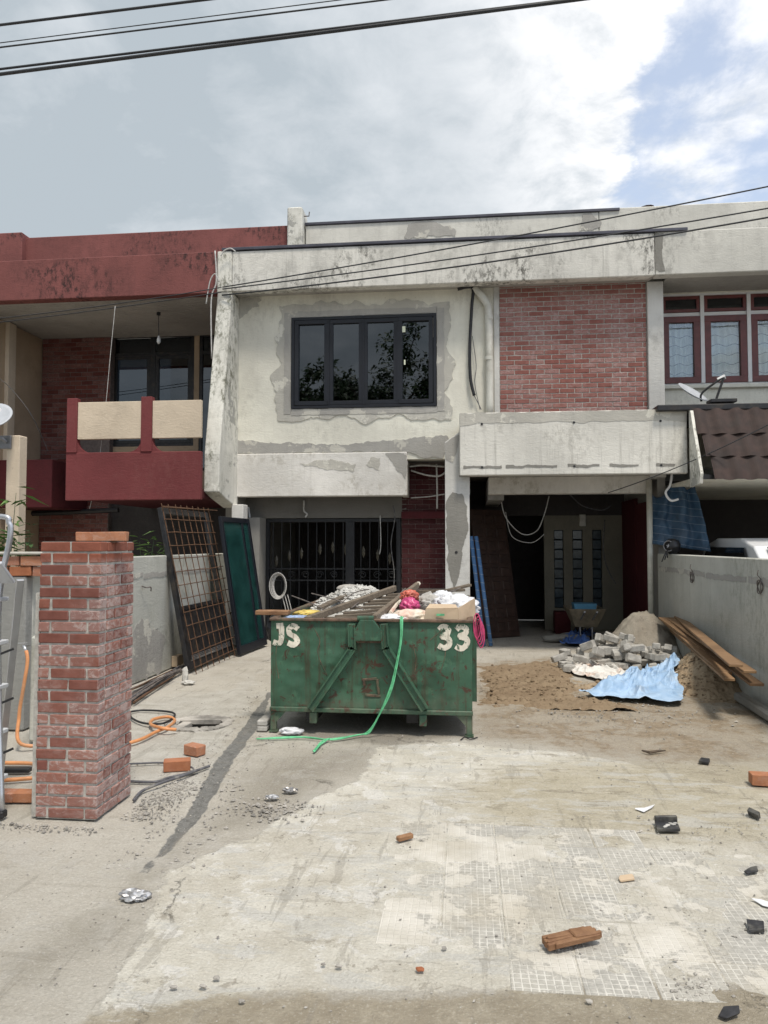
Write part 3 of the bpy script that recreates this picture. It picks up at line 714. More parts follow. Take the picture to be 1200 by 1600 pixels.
# ---- the house being renovated
H = thing('renovated_house', (-0.4, 12.2, 0), 'white terrace house under renovation with new dark window and bare brick panel', 'house')
YW = 12.0
q = MB(); wall_hole(q, -3.80, 0.585, 3.04, 5.95, YW, YW+.2, [(-2.87, -0.43, 3.90, 5.45)]); q.build('wall', M['wall_white'], H)
B('lintel_panel', 'slab_white', H, -3.79, -0.92, YW-.035, YW+.2, 2.44, 3.16, ch=.012)
B('lintel_return', 'cement_smear', H, -1.02, -0.925, YW+.2, YW+.52, 2.44, 3.04)
B('floor_slab', 'interior_grey', H, -3.80, 3.05, YW+.2, 17.0, 3.05, 3.2)
q = MB(); wall_hole(q, 0.585, 3.17, 2.68, 5.95, YW+.03, YW+.2, []); q.build('wall', M['mortar'], H)
B('pilaster', 'column_white', H, 0.50, 0.585, YW-.02, YW+.03, 3.05, 5.9, ch=.004)
BP = B('brick_panel', 'mortar', H, 0.587, 2.915, YW+.002, YW+.03, 3.5, 5.9)
brickwall(BP, 0.59, 2.915, 3.60, 5.9, YW+.002, 0.238, 0.079, 'brick_panel_mat', 0.035, 0.008, J=.013)
B('column', 'column_white', H, 2.92, 3.165, YW-.06, YW+.028, 2.7, 5.83, ch=.008)
# fascia, soffit, flashing
B('fascia', 'fascia_white', H, -3.78, 2.955, 11.60, 11.78, 5.80, 6.47, ch=.012)
B('fascia_end', 'fin_white', H, -4.03, -3.785, 11.59, 11.8, 5.79, 6.48, ch=.015)
q = MB(); q.box(-3.95, 3.45, 11.575, 11.80, 6.482, 6.53, .006); q.build('flashing', M['flashing'], H)
B('soffit', 'soffit', H, -3.79, 2.955, 11.78, 12.02, 5.84, 5.9)
B('roof_deck', 'interior_grey', H, -3.78, 3.05, 11.80, 17.0, 6.3, 6.44)
# set-back upper parapet
za = PY(480, 349, 17).z; zb = PY(966, 326, 17).z; UPZ = (za+zb)/2
xl = PY(478, 350, 17).x; xr = PY(968, 326, 17).x
B('upper_parapet', 'fascia_clean', H, xl, 3.10, 17.0, 17.2, 6.4, UPZ-.06, ch=.01)
B('upper_flashing', 'flashing', H, xl-.02, xr, 16.96, 17.22, UPZ-.055, UPZ+.01, ch=.01)
p0 = PY(451, 328, 16.9); p1 = PY(473, 328, 16.9)
q = MB(); q.box(p0.x, p1.x+.02, 16.75, 17.35, 6.4, p0.z, .03); ps = q.build('parapet_stub', M['fin_white'], H)
q = MB(); c0 = PY(475, 338, 16.9); q.tube([c0, c0+V((.12,0,0)), c0+V((.13,0,.10))], .014, 6); q.build('hook', M['rust_grey'], ps)
for (a, b_, dz, w) in ((632, 712, 0.36, 0.0), (905, 940, 0.40, 0.0)):
    x0 = PY(a, 360, 16.99).x; x1 = PY(b_, 350, 16.99).x
    patch('cement_patch', [(x0, UPZ-.06-.42), (x0+.1, UPZ-.1), (x0+.5*(x1-x0), UPZ-.09), (x1, UPZ-.3), (x1-.02, UPZ-.45)], lambda a_, b2: V((a_, 16.999, b2)), M['cement'], H, .01, .05, .05, a, (0,-1,0))
# slanted party fin
q = MB()
prof = [(12.0, 5.80), (11.60, 5.80), (11.06, 3.05), (11.05, 2.46), (11.35, 2.38), (12.0, 2.25)]
q.prism([V((-4.02, y, z)) for y, z in prof], (0.245, 0, 0)); q.build('party_fin', M['fin_white'], H, bevel=.015)
B('party_wall', 'interior_grey', H, -3.98, -3.80, 12.0, 17.0, 0.0, 6.4)
# cement collar round the new window, and cement bands
ox = [(-3.10,3.72),(-0.20,3.68),(-0.22,5.62),(-3.08,5.66)]; ix = [(-2.87,3.90),(-0.43,3.90),(-0.43,5.45),(-2.87,5.45)]
q = MB(); Nn = 60; outer = []; inner = []
for k in range(4):
    a, b_ = ox[k], ox[(k+1) % 4]; ia, ib = ix[k], ix[(k+1) % 4]
    for j in range(Nn):
        s_ = j/Nn; x = a[0]+(b_[0]-a[0])*s_; z = a[1]+(b_[1]-a[1])*s_; n_ = 0.30*fbm(x, z, 2.2, 2.6, 5)*min(1, 5*s_, 5*(1-s_))
        dxn, dzn = ((0,-1),(1,0),(0,1),(-1,0))[k]
        outer.append((x+dxn*n_+.04*fbm(x,z,7,9,3), z+dzn*n_+.04*fbm(x,z,9,9,3))); inner.append((ia[0]+(ib[0]-ia[0])*s_, ia[1]+(ib[1]-ia[1])*s_))
n4 = len(outer); yy = YW-.014
vsx = [(x,yy,z) for x,z in outer]+[(x,yy,z) for x,z in inner]+[(x,YW+.004,z) for x,z in outer]+[(x,YW+.09,z) for x,z in inner]
fsx = []
for k in range(n4):
    k2 = (k+1) % n4; fsx += [(k,k2,n4+k2,n4+k),(k,2*n4+k,2*n4+k2,k2),(n4+k,n4+k2,3*n4+k2,3*n4+k)]
q.add(vsx, fsx); q.build('cement_collar', M['cement_smear'], H)
q = MB(); ins_ = [(-2.99,3.80),(-0.33,3.80),(-0.33,5.55),(-2.99,5.56)]
o2 = [(x*1.0,z) for x,z in ragged(ins_, .06, .03, 4.0)]
# inner smoother band as four strips
for a in ((-2.99,-2.872,3.82,5.53),(-.428,-.31,3.82,5.53),(-2.871,-.429,5.452,5.55),(-2.871,-.429,3.80,3.898)):
    pts = ragged([(a[0],a[2]),(a[1],a[2]),(a[1],a[3]),(a[0],a[3])], .06, .012, a[0]); q.prism([V((x,YW-.013,z)) for x,z in pts], (0,-.008,0))
q.build('cement_band', M['cement'], H)
PW = lambda a_, b2: V((a_, YW-.001, b2))
patch('cement_patch', [(-3.79,3.17),(-.9,3.17),(-.62,3.05),(-.35,3.06),(-.22,3.28),(-.25,3.42),(-1.2,3.36),(-1.9,3.30),(-3.2,3.34),(-3.79,3.40)], PW, M['cement'], H, .016, .03, .05, 3.0, (0,-1,0))
PS = lambda a_, b2: V((a_, YW-.036, b2))
patch('cement_patch', [(-2.7,2.98),(-1.8,2.82),(-1.75,2.95),(-2.2,3.05)], PS, M['cement_smear'], H, .004, .04, .05, 5.0, (0,-1,0))
patch('cement_patch', [(-1.25,3.14),(-.93,3.14),(-.93,2.72),(-1.08,2.82)], PS, M['cement'], H, .004, .04, .05, 6.0, (0,-1,0))
patch('cement_patch', [(-1.6,2.96),(-1.4,2.86),(-1.35,3.06),(-1.5,3.08)], PS, M['cement_smear'], H, .004, .03, .05, 7.0, (0,-1,0))
patch('cement_patch', [(-3.79,5.45),(-3.45,5.7),(-3.4,5.84),(-3.79,5.84)], PW, M['cement_smear'], H, .004, .05, .05, 8.0, (0,-1,0))
# new window
W = MB(); rect_frame(W, -2.865, -0.435, 3.905, 5.445, YW+.01, 0.05, 0.09); W = W.build('window', M['dark_frame'], H)
xs = [-2.81+i*(2.32/4) for i in range(5)]
for i in range(4):
    a, b_ = xs[i]+.004, xs[i+1]-.004
    s_ = MB(); rect_frame(s_, a, b_, 3.958, 5.392, YW+.0-(.012 if i in (0,3) else 0), 0.068, 0.06); s_.build('sash', M['dark_frame'], W)
    g_ = MB(); g_.box(a+.06, b_-.06, YW+.008, YW+.014, 4.02, 5.33); g_.build('pane', M['glass_dark'], W)
for i in range(1, 4): B('mullion', 'dark_frame', W, xs[i]-.014, xs[i]+.014, YW-.042, YW+.02, 3.956, 5.394)
s_ = MB(); s_.box(-1.00,-.945,YW-.034,YW-.031,5.14,5.24); s_.box(-1.05,-1.02,YW-.034,YW-.031,4.55,4.66); s_.box(-.97,-.945,YW-.034,YW-.031,4.6,4.68); s_.build('sticker', M['bright_tag'], W)
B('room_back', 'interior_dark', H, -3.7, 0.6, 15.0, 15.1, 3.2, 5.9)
# downpipe and loose cables on the wall
q = MB(); a = PY(744, 452, 11.9); pp = [PY(741,450,11.95), PY(752,462,11.93), PY(760,474,11.93), PY(763,490,11.93), PY(765,560,11.93), PY(765,650,11.93)]
q.tube(bez(pp, 4), 0.062, 14); dp = q.build('downpipe', M['pvc'], H, smooth=True)
for py in (497, 560): c0 = PY(764, py, 11.93); s_ = MB(); s_.tube([c0-V((0,0,.03)), c0+V((0,0,.03))], 0.07, 14); s_.build('bracket', M['pvc'], dp, smooth=False)
q = MB(); q.tube(bez([PY(*p_, 11.93) for p_ in ((715,452),(738,450),(737,480),(734,540),(735,590),(741,618))], 6), .026, 8); q.build('cable', M['black_rubber'], H, smooth=True)
q = MB(); q.tube(bez([PY(*p_, 11.95) for p_ in ((738,525),(744,570),(742,600),(750,640))], 5), .006, 5); q.tube(bez([PY(*p_, 11.95) for p_ in ((741,618),(748,632),(752,640))], 4), .007, 5); q.build('cable', M['grey_cable'], H)
# right balcony
bl = B('balcony', 'balcony_white', H, -0.06, 3.19, 10.90, 11.02, 2.66, 3.59, ch=.012)
B('balcony_floor', 'slab_white', bl, -0.02, 3.15, 11.02, 12.02, 2.74, 2.86); B('balcony_return', 'balcony_white', bl, -0.055, 0.06, 11.022, 11.98, 2.68, 3.585)
PB = lambda a_, b2: V((a_, 10.899, b2))
top = [(-.055,3.585),(3.185,3.585),(3.18,3.40)]+[(3.18-i*.162, 3.43+.05*fbm(i*.7,0,1,1)) for i in range(1,20)]+[(-.055,3.40)]
patch('cement_patch', top, PB, M['cement_smear'], bl, .004, .015, .05, 2.0, (0,-1,0))
for i, (a, b_) in enumerate(((0.0,.55),(.62,1.35),(1.5,1.95),(2.1,2.5),(2.75,3.0))):
    patch('cement_patch', [(a,2.765),(b_,2.765),(b_,2.80),(a,2.805)], PB, M['cement_dark'], bl, .003, .018, .03, i*3.1, (0,-1,0))
q = MB()
for x in (.27, 1.60, 2.82):
    for z in (2.78, 3.42): q.tube([(x,10.892,z),(x,10.899,z)], .018, 8)
q.build('bolt_hole', M['black_rubber'], bl)
# front column with cement patch, bracket, beam
fc = MB(); fc.prism([V(p_) for p_ in ((-.28,11.05,0),(.085,11.05,0),(.085,11.05,2.66),(-.062,11.05,2.66),(-.062,11.05,3.33),(-.28,11.05,3.18))], (0,.32,0)); fc = fc.build('column', M['column_white'], H, bevel=.008)
PC = lambda a_, b2: V((a_, 11.049, b2))
patch('cement_patch', [(-.26,2.30),(-.18,2.42),(-.03,2.40),(.05,2.2),(.06,1.85),(-.02,1.6),(-.07,1.25),(-.15,.98),(-.22,1.25),(-.26,1.7)], PC, M['cement_dark'], fc, .004, .02, .04, 1.0, (0,-1,0))
patch('cement_patch', [(-.275,3.16),(-.065,3.30),(-.09,3.05),(-.17,2.86),(-.27,2.92)], PC, M['cement'], fc, .004, .015, .04, 1.5, (0,-1,0))
s_ = MB(); s_.tube([PY(713,863,11.04),PY(713,863,11.05)], .022, 8); s_.build('bolt_hole', M['black_rubber'], fc)
B('bracket', 'slab_white', H, -.055, .09, 11.07, 11.5, 2.40, 2.655)
B('beam', 'slab_white', H, 0.40, 2.95, YW+.02, YW+.3, 2.46, 2.735, ch=.01)
B('side_beam', 'interior_grey', H, 0.40, 0.66, YW+.3, 14.5, 2.38, 2.735)
B('porch_ceiling', 'interior_grey', H, -.3, 3.05, 12.02, 14.6, 2.875, 2.93)
pp = MB(); a = PY(1014, 745, 11.95); pp.tube([V((a.x, 11.95, 0)), V((a.x, 11.95, 2.66))], .045, 12); pp.build('downpipe', M['pvc'], H, smooth=True)
# ground floor: living room front
YG = 12.55
B('lintel', 'lintel_grey', H, -3.80, -0.98, YG, YG+.2, 2.10, 3.04)
B('pier', 'interior_grey', H, -3.82, -3.45, 12.2, YG+.2, 0, 2.10)
B('pier_face', 'column_white', H, -3.80, -3.60, 11.75, 12.0, 0, 2.3, ch=.01)
bw = B('brick_wall', 'mortar_dark', H, -1.06, -0.24, YG+.005, YG+.2, 0, 3.04)
brickwall(bw, -1.06, -0.24, 0.9, 3.0, YG+.005, 0.235, 0.0835, 'brick_maroon', 0.03, 0.006, jit=.001, J=.006)
B('ledge', 'red_dark', H, -1.06, -0.25, YG-.06, YG-.008, 2.08, 2.20)
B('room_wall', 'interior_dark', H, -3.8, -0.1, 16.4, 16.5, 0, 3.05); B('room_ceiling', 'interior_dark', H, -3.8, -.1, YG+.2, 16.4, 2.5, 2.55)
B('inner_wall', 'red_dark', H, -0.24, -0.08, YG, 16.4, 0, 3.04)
B('right_party_wall', 'interior_grey', H, 3.05, 3.17, 12.03, 17.0, 0, 6.4)
B('maroon_panel', 'red_dark', H, 3.0, 3.045, 12.35, 13.3, 0, 2.35); B('maroon_panel', 'red_dark', H, 3.0, 3.045, 13.36, 14.45, 0, 2.45)
# grille
G = MB(); x0, x1 = -3.44, -1.08; gy_ = YG+.06
rect_frame(G, x0, x1, 0, 2.09, gy_, .06, .06); G.box(-2.03, -1.88, gy_-.04, gy_+.04, .06, 2.03); G = G.build('grille', M['grille'], H)
for z in (1.02, 1.22): B('rail', 'grille', G, x0+.06, x1-.06, gy_-.012, gy_+.012, z-.012, z+.012)
bars = [PY(px, 860, gy_).x for px in (432,452,471,487,500,520,540,568,580,600,612)]
orn = [(452,868),(471,864),(500,858),(520,855),(540,858),(568,862),(590,867),(609,872),(432,876)]
for x in [x0+.12+i*.155 for i in range(15)]:
    if -2.05 < x < -1.86: continue
    B('bar', 'grille', G, x-.007, x+.007, gy_-.007, gy_+.007, .06, 2.03)
for px, py in orn:
    c0 = PY(px, py, gy_-.02); s_ = MB(); s_.add([c0+V(v) for v in ((0,0,.10),(.03,0,.02),(.02,0,0),(.03,0,-.03),(0,0,-.11),(-.03,0,-.03),(-.02,0,0),(-.03,0,.02),(0,-.02,0),(0,.02,0))], [(i,(i+1)%8,8) for i in range(8)]+[((i+1)%8,i,9) for i in range(8)]); s_.build('ornament', M['grille_ornament'], G)
for i in range(9):
    cx = x0+.2+i*.25; s_ = MB()
    s_.tube([V((cx+.07*math.cos(a)*(1-a/14)*(1 if i % 2 else -1), gy_-.015, 1.12+.065*math.sin(a)*(1-a/14))) for a in [k*.5 for k in range(20)]], .007, 5); s_.build('scroll', M['grille'], G)
# doorway with glass-block strips
YD = 14.5
xd0 = PY(853, 900, YD).x; xs_ = [(PY(a,900,YD).x, PY(b_,900,YD).x) for a, b_ in ((866,881),(895,911),(926,941))]
zt, zb_ = PY(870,828,YD).z, PY(870,950,YD).z
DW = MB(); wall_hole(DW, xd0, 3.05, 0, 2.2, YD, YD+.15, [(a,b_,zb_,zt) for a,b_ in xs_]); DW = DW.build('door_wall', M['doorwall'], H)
B('door_beam', 'interior_dark', H, -.08, 3.05, YD-.02, YD+.15, 2.2, 2.9)
for a, b_ in xs_:
    for k in range(8):
        z0 = zb_+(zt-zb_)*k/8; s_ = MB(); s_.box(a+.004, b_-.004, YD+.03, YD+.11, z0+.006, z0+(zt-zb_)/8-.006, .012); s_.build('glass_block', M['glassblock'], DW)
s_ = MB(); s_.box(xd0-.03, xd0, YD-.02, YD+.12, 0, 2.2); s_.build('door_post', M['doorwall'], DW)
s_ = MB(); zz = PY(905,820,YD).z; xx = PY(905,820,YD).x; s_.box(xx, xx+.12, YD-.05, YD-.005, zz-.03, zz+.2, .01); s_.build('switch_box', M['pvc'], DW)
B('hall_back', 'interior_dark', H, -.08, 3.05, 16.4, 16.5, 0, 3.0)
def hang(par, pts, r=.012, m_='white_cable'):
    q_ = MB(); q_.tube(bez(pts, 6), r, 6); return q_.build('cable', M[m_], par, smooth=True)
hang(H, [PY(*p_,13.0) for p_ in ((782,775),(790,808),(815,834),(838,830),(850,805),(858,775))], .010)
hang(H, [PY(*p_,13.2) for p_ in ((790,800),(800,838),(830,848),(850,835))], .008)
hang(H, [PY(*p_,13.5) for p_ in ((890,772),(910,790),(940,797),(955,790))], .012, 'grey_cable')
hang(H, [PY(*p_,13.9) for p_ in ((945,812),(943,860),(950,890),(962,912))], .01, 'grey_cable')
hang(H, [PY(*p_,12.4) for p_ in ((640,729),(660,727),(695,729))], .018); hang(H, [PY(*p_,12.4) for p_ in ((642,735),(665,742),(685,744),(696,738))], .016)
hang(H, [PY(*p_,12.4) for p_ in ((682,725),(683,760),(683,795))], .016); hang(H, [PY(*p_,12.4) for p_ in ((642,778),(670,776),(695,772))], .01)
hang(H, [PY(*p_,12.45) for p_ in ((475,782),(475,798),(480,803),(477,808))], .015); hang(H, [PY(*p_,12.45) for p_ in ((594,805),(595,850),(593,866))], .008)
hang(H, [PY(*p_,12.45) for p_ in ((614,790),(617,810),(611,850),(616,895),(614,930))], .009, 'grey_cable'); hang(H, [PY(*p_,12.4) for p_ in ((388,792),(391,815))], .018, 'white_plain')
hang(H, [PY(*p_,11.2) for p_ in ((1050,740),(1047,758),(1040,770),(1048,782),(1060,780))], .018, 'white_plain')
hang(H, [PY(*p_,11.5) for p_ in ((345,400),(350,392),(360,388),(368,393))], .01); hang(H, [PY(*p_,11.5) for p_ in ((336,392),(338,440),(330,470),(331,560))], .012); hang(H, [PY(*p_,11.5) for p_ in ((322,475),(328,440),(336,428),(342,440))], .010)

# ---- red neighbour
N = thing('red_house', (-7, 12.2, 0), 'maroon painted terrace house with scalloped balcony, brick wall and beige panels', 'house')
B('fascia', 'red_paint', N, -14, -4.04, 11.60, 11.8, 5.79, 6.48, ch=.01)
zr = (PY(40,372,17).z+PY(450,351,17).z)/2
B('upper_parapet', 'red_paint', N, -18, p0.x-.003, 17.0, 17.2, 6.3, zr, ch=.02); B('parapet_block', 'red_paint', N, -18, PY(38,370,16.9).x, 16.8, 17.25, 6.3, PY(20,363,16.8).z, ch=.02)
B('roof_deck', 'interior_grey', N, -14, -4.04, 11.8, 17.0, 6.3, 6.42)
q = MB()
for i in range(24): q.box(-11, -4.04, 11.62+i*.1, 11.62+i*.1+.092, 5.80, 5.83)
q.build('soffit', M['soffit'], N)
q = MB(); xa, xb = PY(172,600,14.05).x, PY(303,600,14.05).x; xc = PY(311,600,14.05).x
zw1 = PY(230,523,14.05).z; zw0 = 3.6
wall_hole(q, PY(174,600,14.05).x, -3.98, 2.5, 5.8, 14.05, 14.2, [(xa, xb, zw0, zw1), (xc, xc+.8, 3.1, zw1)]); q.build('wall', M['beige'], N)
W = MB(); rect_frame(W, xa, xb, zw0, zw1, 14.10, .06, .08); ztr = PY(230,553,14.05).z; W.box(xa+.06, xb-.06, 14.06, 14.14, ztr-.03, ztr+.03); xm = PY(238,600,14.05).x
W.box(xm-.05, xm+.05, 14.062, 14.138, zw0+.06, zw1-.06); W = W.build('window', M['black_steel'], N)
for a, b_ in ((xa+.06, xm-.05), (xm+.05, xb-.06)):
    s_ = MB(); rect_frame(s_, a+.004, b_-.004, zw0+.06, ztr-.03, 14.09, .07, .05); s_.build('sash', M['black_steel'], W)
    B('pane', 'glass_dark', W, a+.07, b_-.07, 14.095, 14.10, zw0+.12, ztr-.1); B('pane', 'glass_dark', W, a+.005, b_-.005, 14.095, 14.10, ztr+.035, zw1-.065)
W = MB(); rect_frame(W, xc, xc+.8, 3.1, zw1, 14.10, .06, .08); W.box(xc+.06, xc+.74, 14.07, 14.13, ztr-.03, ztr+.03); W = W.build('window', M['black_steel'], N); B('pane', 'glass_dark', W, xc+.06, xc+.74, 14.095, 14.10, 3.16, zw1-.06)
B('room_back', 'interior_dark', N, -6.3, -4.0, 15.2, 15.3, 0, 5.8)
q = MB(); q.tube([PY(248,487,12.4), PY(248,525,12.4)], .006, 5); lb = q.build('lamp_cord', M['black_rubber'], N)
q = MB(); c0 = PY(248,530,12.4); q.tube([c0+V((0,0,.06)), c0+V((0,0,.02)), c0, c0-V((0,0,.05)), c0-V((0,0,.085))], [.018,.02,.032,.035,.012], 10); q.build('bulb', M['white_plain'], lb, smooth=True)
q = MB(); c0 = PY(248,488,12.4); q.tube([c0, c0-V((0,0,.05))], .035, 10); q.build('lamp_holder', M['black_rubber'], lb)
# brick wall of the neighbour
xb0, xb1 = PY(66,560,13.9).x, PY(173,560,13.9).x
bw = B('brick_wall', 'mortar_dark', N, xb0, xb1, 13.905, 14.2, 0, 5.8)
def hid(x, z):
    px, py = XP((x, 13.9, z)); return (px > 112 and 632 < py < 775) or py > 885 or px < -5
brickwall(bw, xb0, xb1, 1.1, 5.79, 13.905, 0.24, 0.0865, 'brick_old', 0.03, 0.008, skip=hid)
XSW = xb0-.02; ypl = PX(18,600,XSW+.08).y
B('side_wall', 'beige', N, XSW-.25, XSW, 11.82, 14.2, 0, 5.79); B('pilaster', 'beige_rail', N, XSW, XSW+.08, ypl-.1, ypl+.12, 2.3, 5.785, ch=.006)
# balcony with curved cut-outs
xL, xR = PY(103,700,10.9).x, -4.02
bal = B('balcony', 'red_gloss', N, xL, xR, 10.9, 11.0, 2.33, 3.08, ch=.01)
B('balcony_floor', 'red_dark', bal, xL+.01, xR, 11.0, 14.04, 2.36, 2.5); B('balcony_side', 'red_gloss', bal, xL+.002, xL+.1, 11.0, 13.9, 2.37, 3.08)
zt_ = 3.94
posts = [(PY(104,700,10.9).x, PY(120,700,10.9).x), (PY(220,700,10.9).x, PY(237,700,10.9).x)]
for a, b_ in posts: B('post', 'red_gloss', bal, a, b_, 10.885, 11.0, 3.08, zt_, ch=.006)
for a, b_ in ((posts[0][1], posts[1][0]), (posts[1][1], xR)):
    B('rail_panel', 'beige_rail', bal, a+.002, b_-.002, 10.905, 10.975, 3.29, 3.875, ch=.006)
    for (xe, sg) in ((a, 1), (b_, -1)):
        if xe == xR: continue
        pts = [V((xe, 10.91, 3.285)), V((xe, 10.91, 3.078))]
        pts += [V((xe+sg*.2*(1-math.cos(an)), 10.91, 3.078+.207*(1-math.sin(an)))) for an in [math.pi/2*(1-k/8) for k in range(9)]]
        pts = [V((xe, 10.91, 3.285)), V((xe, 10.91, 3.079))]+[V((xe+sg*.22*math.cos(an), 10.91, 3.285-.206*math.sin(an))) if False else V((xe+sg*.22*(1-math.sin(an)), 10.91, 3.079+.206*(1-math.cos(an)))) for an in [math.pi/2*k/8 for k in range(9)]]
        s_ = MB(); s_.prism(pts, (0,.08,0)); s_.build('curved_corner', M['red_gloss'], bal)
q = MB(); a_, b_ = PY(28,750,12.6), PY(81,750,12.6); q.box(XSW+.002, b_.x, 12.6, 13.88, PY(60,793,12.6).z, PY(60,718,12.6).z, .01); q.build('planter_box', M['red_dark'], N)
B('ground_wall', 'interior_dark', N, xb1, -3.99, 14.045, 14.2, 0, 2.495); q = MB(); q.tube([PY(35,803,13.7), PY(185,797,13.7)], .05, 8); q.build('pipe', M['black_rubber'], N)
B('left_wall', 'beige', N, -14, XSW-.26, 12.5, 12.7, 0, 5.79)
hang(N, [PY(*p_,11.1) for p_ in ((180,478),(172,560),(165,635),(152,740),(140,795))], .0045)

# ---- right neighbour
Q = thing('white_neighbour_house', (6, 12.5, 0), 'white terrace house with maroon framed windows and dark tiled porch roof', 'house')
B('fascia', 'fascia_clean', Q, 2.965, 12, 11.61, 11.8, 5.81, 6.49, ch=.012)
patch('cement_patch', [(2.97,5.9),(3.02,5.85),(3.10,5.86),(3.06,6.2),(3.10,6.45),(2.97,6.46)], lambda a_, b2: V((a_, 11.609, b2)), M['cement_dark'], Q, .004, .02, .04, 4.0, (0,-1,0))
B('fascia_upper', 'fascia_clean', Q, 3.11, 14, 17.0, 17.2, 6.4, PY(1100,318,17).z, ch=.02); B('roof_deck', 'interior_grey', Q, 3.06, 12, 11.8, 17, 6.3, 6.44)
q = MB(); c0 = PY(1012,324,17.3); q.blob(c0, .10, 2, .3, 2, 1, (1.6,1,.35)); q.build('ridge_tile', M['tile_roof'], Q)
q = MB()
for i in range(8): q.box(3.18, 12, 11.81+i*.09, 11.81+i*.09+.083, 5.815, 5.84)
q.build('soffit', M['soffit'], Q)
YR = 12.5; zt1, zt0 = 5.80, 4.27
q = MB(); wall_hole(q, 3.17, 12, 2.9, 5.84, YR, YR+.2, [(3.26, 6.5, zt0, zt1)]); q.build('wall', M['wall_white'], Q)
B('sill', 'wall_white', Q, 3.2, 6.6, YR-.06, YR+.0, zt0-.07, zt0-.005, ch=.01)
W = MB(); zm = PY(1100,490,YR).z
W.box(3.26, 6.5, YR+.02, YR+.1, zt1-.04, zt1); W.box(3.26, 6.5, YR+.02, YR+.1, zm-.03, zm+.03); W.box(3.26, 6.5, YR+.02, YR+.1, zt0, zt0+.03)
xw = [3.26, PY(1098,540,YR).x, PY(1171,540,YR).x]; xw.append(2*xw[2]-xw[1]); xw.append(xw[3]+.72)
for x in xw[1:]: W.box(x-.03, x+.03, YR-.01, YR+.1, zt0+.03, zt1-.04)
W = W.build('window', M['white_plain'], Q)
for a, b_ in zip(xw[:-1], xw[1:]):
    s_ = MB(); rect_frame(s_, a+.035, b_-.035, zt0+.032, zm-.035, YR+.03, .10, .07); s_.build('sash', M['maroon_frame'], W); B('pane', 'glass_clear', W, a+.12, b_-.12, YR+.04, YR+.046, zt0+.12, zm-.12)
    s_ = MB(); rect_frame(s_, a+.035, b_-.035, zm+.035, zt1-.045, YR+.03, .05, .06); s_.build('transom', M['maroon_frame'], W); B('pane', 'glass_dark', W, a+.07, b_-.07, YR+.04, YR+.046, zm+.07, zt1-.08)
    cu_ = MB()
    def cf(u, v, a=a, b_=b_): x = a+.1+u*(b_-a-.2); z = zt0+.05+v*(zm-zt0-.05); return (x, YR+.13+.03*math.sin(u*34+2.0*fbm(u*4,v*3,a,1))+.04*fbm(u*5,v*5,a*3,1), z)
    cu_.grid(60, 24, cf); cu_.build('curtain', M['curtain'], W, smooth=True)
    gb = MB()
    for k in range(1, 7):
        zz = zt0+.05+(zm-zt0-.1)*k/7; gb.tube([V((a+.1+(b_-a-.2)*u_/12, YR+.085, zz+.02*math.sin(u_*1.05+k))) for u_ in range(13)], .006, 5)
    gb.build('window_grille', M['steel_grey'], W)
B('room_back', 'interior_grey', Q, 3.2, 9, 15, 15.1, 2.9, 5.9)
# porch roof with steep tiled edge
y_t, z_t = 10.82, PY(1090,641,10.82).z; y_b, z_b = 10.35, PY(1150,745,10.35).z
xq0 = PY(1078,645,10.82).x
cap = B('porch_roof', 'black_steel', Q, PY(1016,634,11.2).x, 12, 10.80, 12.5, z_t+.0, z_t+.085, ch=.01)
s_ = MB(); s_.prism([V((xq0-.01, y_t+.02, z_t)), V((xq0-.01, y_t-.05, z_t-.01)), V((xq0-.01, y_b+.02, z_b+.05)), V((xq0-.01, y_b+.06, z_b-.08)), V((xq0-.01, y_t+.02, z_b-.10))], (.04,0,0)); s_.build('gable_board', M['fin_white'], Q)
TW = 0.262
for r in range(3):
    za_, zb2 = z_t+(z_b-z_t)*r/3+.02, z_t+(z_b-z_t)*(r+1)/3-.02; ya, yb2 = y_t+(y_b-y_t)*r/3-.01, y_t+(y_b-y_t)*(r+1)/3-.035
    for k in range(22):
        xs0 = xq0+.03+k*TW+.10*r*.0+ r*.06
        def tf(u, v): 
            w_ = .017*math.sin(u*2*math.pi); return (xs0+u*TW, ya+(yb2-ya)*v-w_*.8-.03*v, za_+(zb2-za_)*v+w_*.45-(.02 if v > .99 else 0))
        s_ = MB(); s_.grid(10, 4, tf)
        s_.add([tf(i/10,1) for i in range(11)]+[V(tf(i/10,1))+V((0,.05,.012)) for i in range(11)], [(i,i+1,12+i,11+i) for i in range(10)])
        s_.build('roof_tile', M['tile_roof'], cap, smooth=False, fix=False)
pc = B('porch_ceiling', 'wall_white', Q, 3.24, 12, 10.47, 15.5, z_b-.02, z_b+.03); B('porch_beam', 'black_steel', Q, xq0+.03, 12, 10.40, 10.46, z_b-.02, z_b+.04)
B('porch_back', 'interior_dark', Q, 3.2, 12, 15.4, 15.6, 0, 3); B('side_wall', 'interior_dark', Q, 9.5, 9.7, 8, 15.4, 0, 2.8)

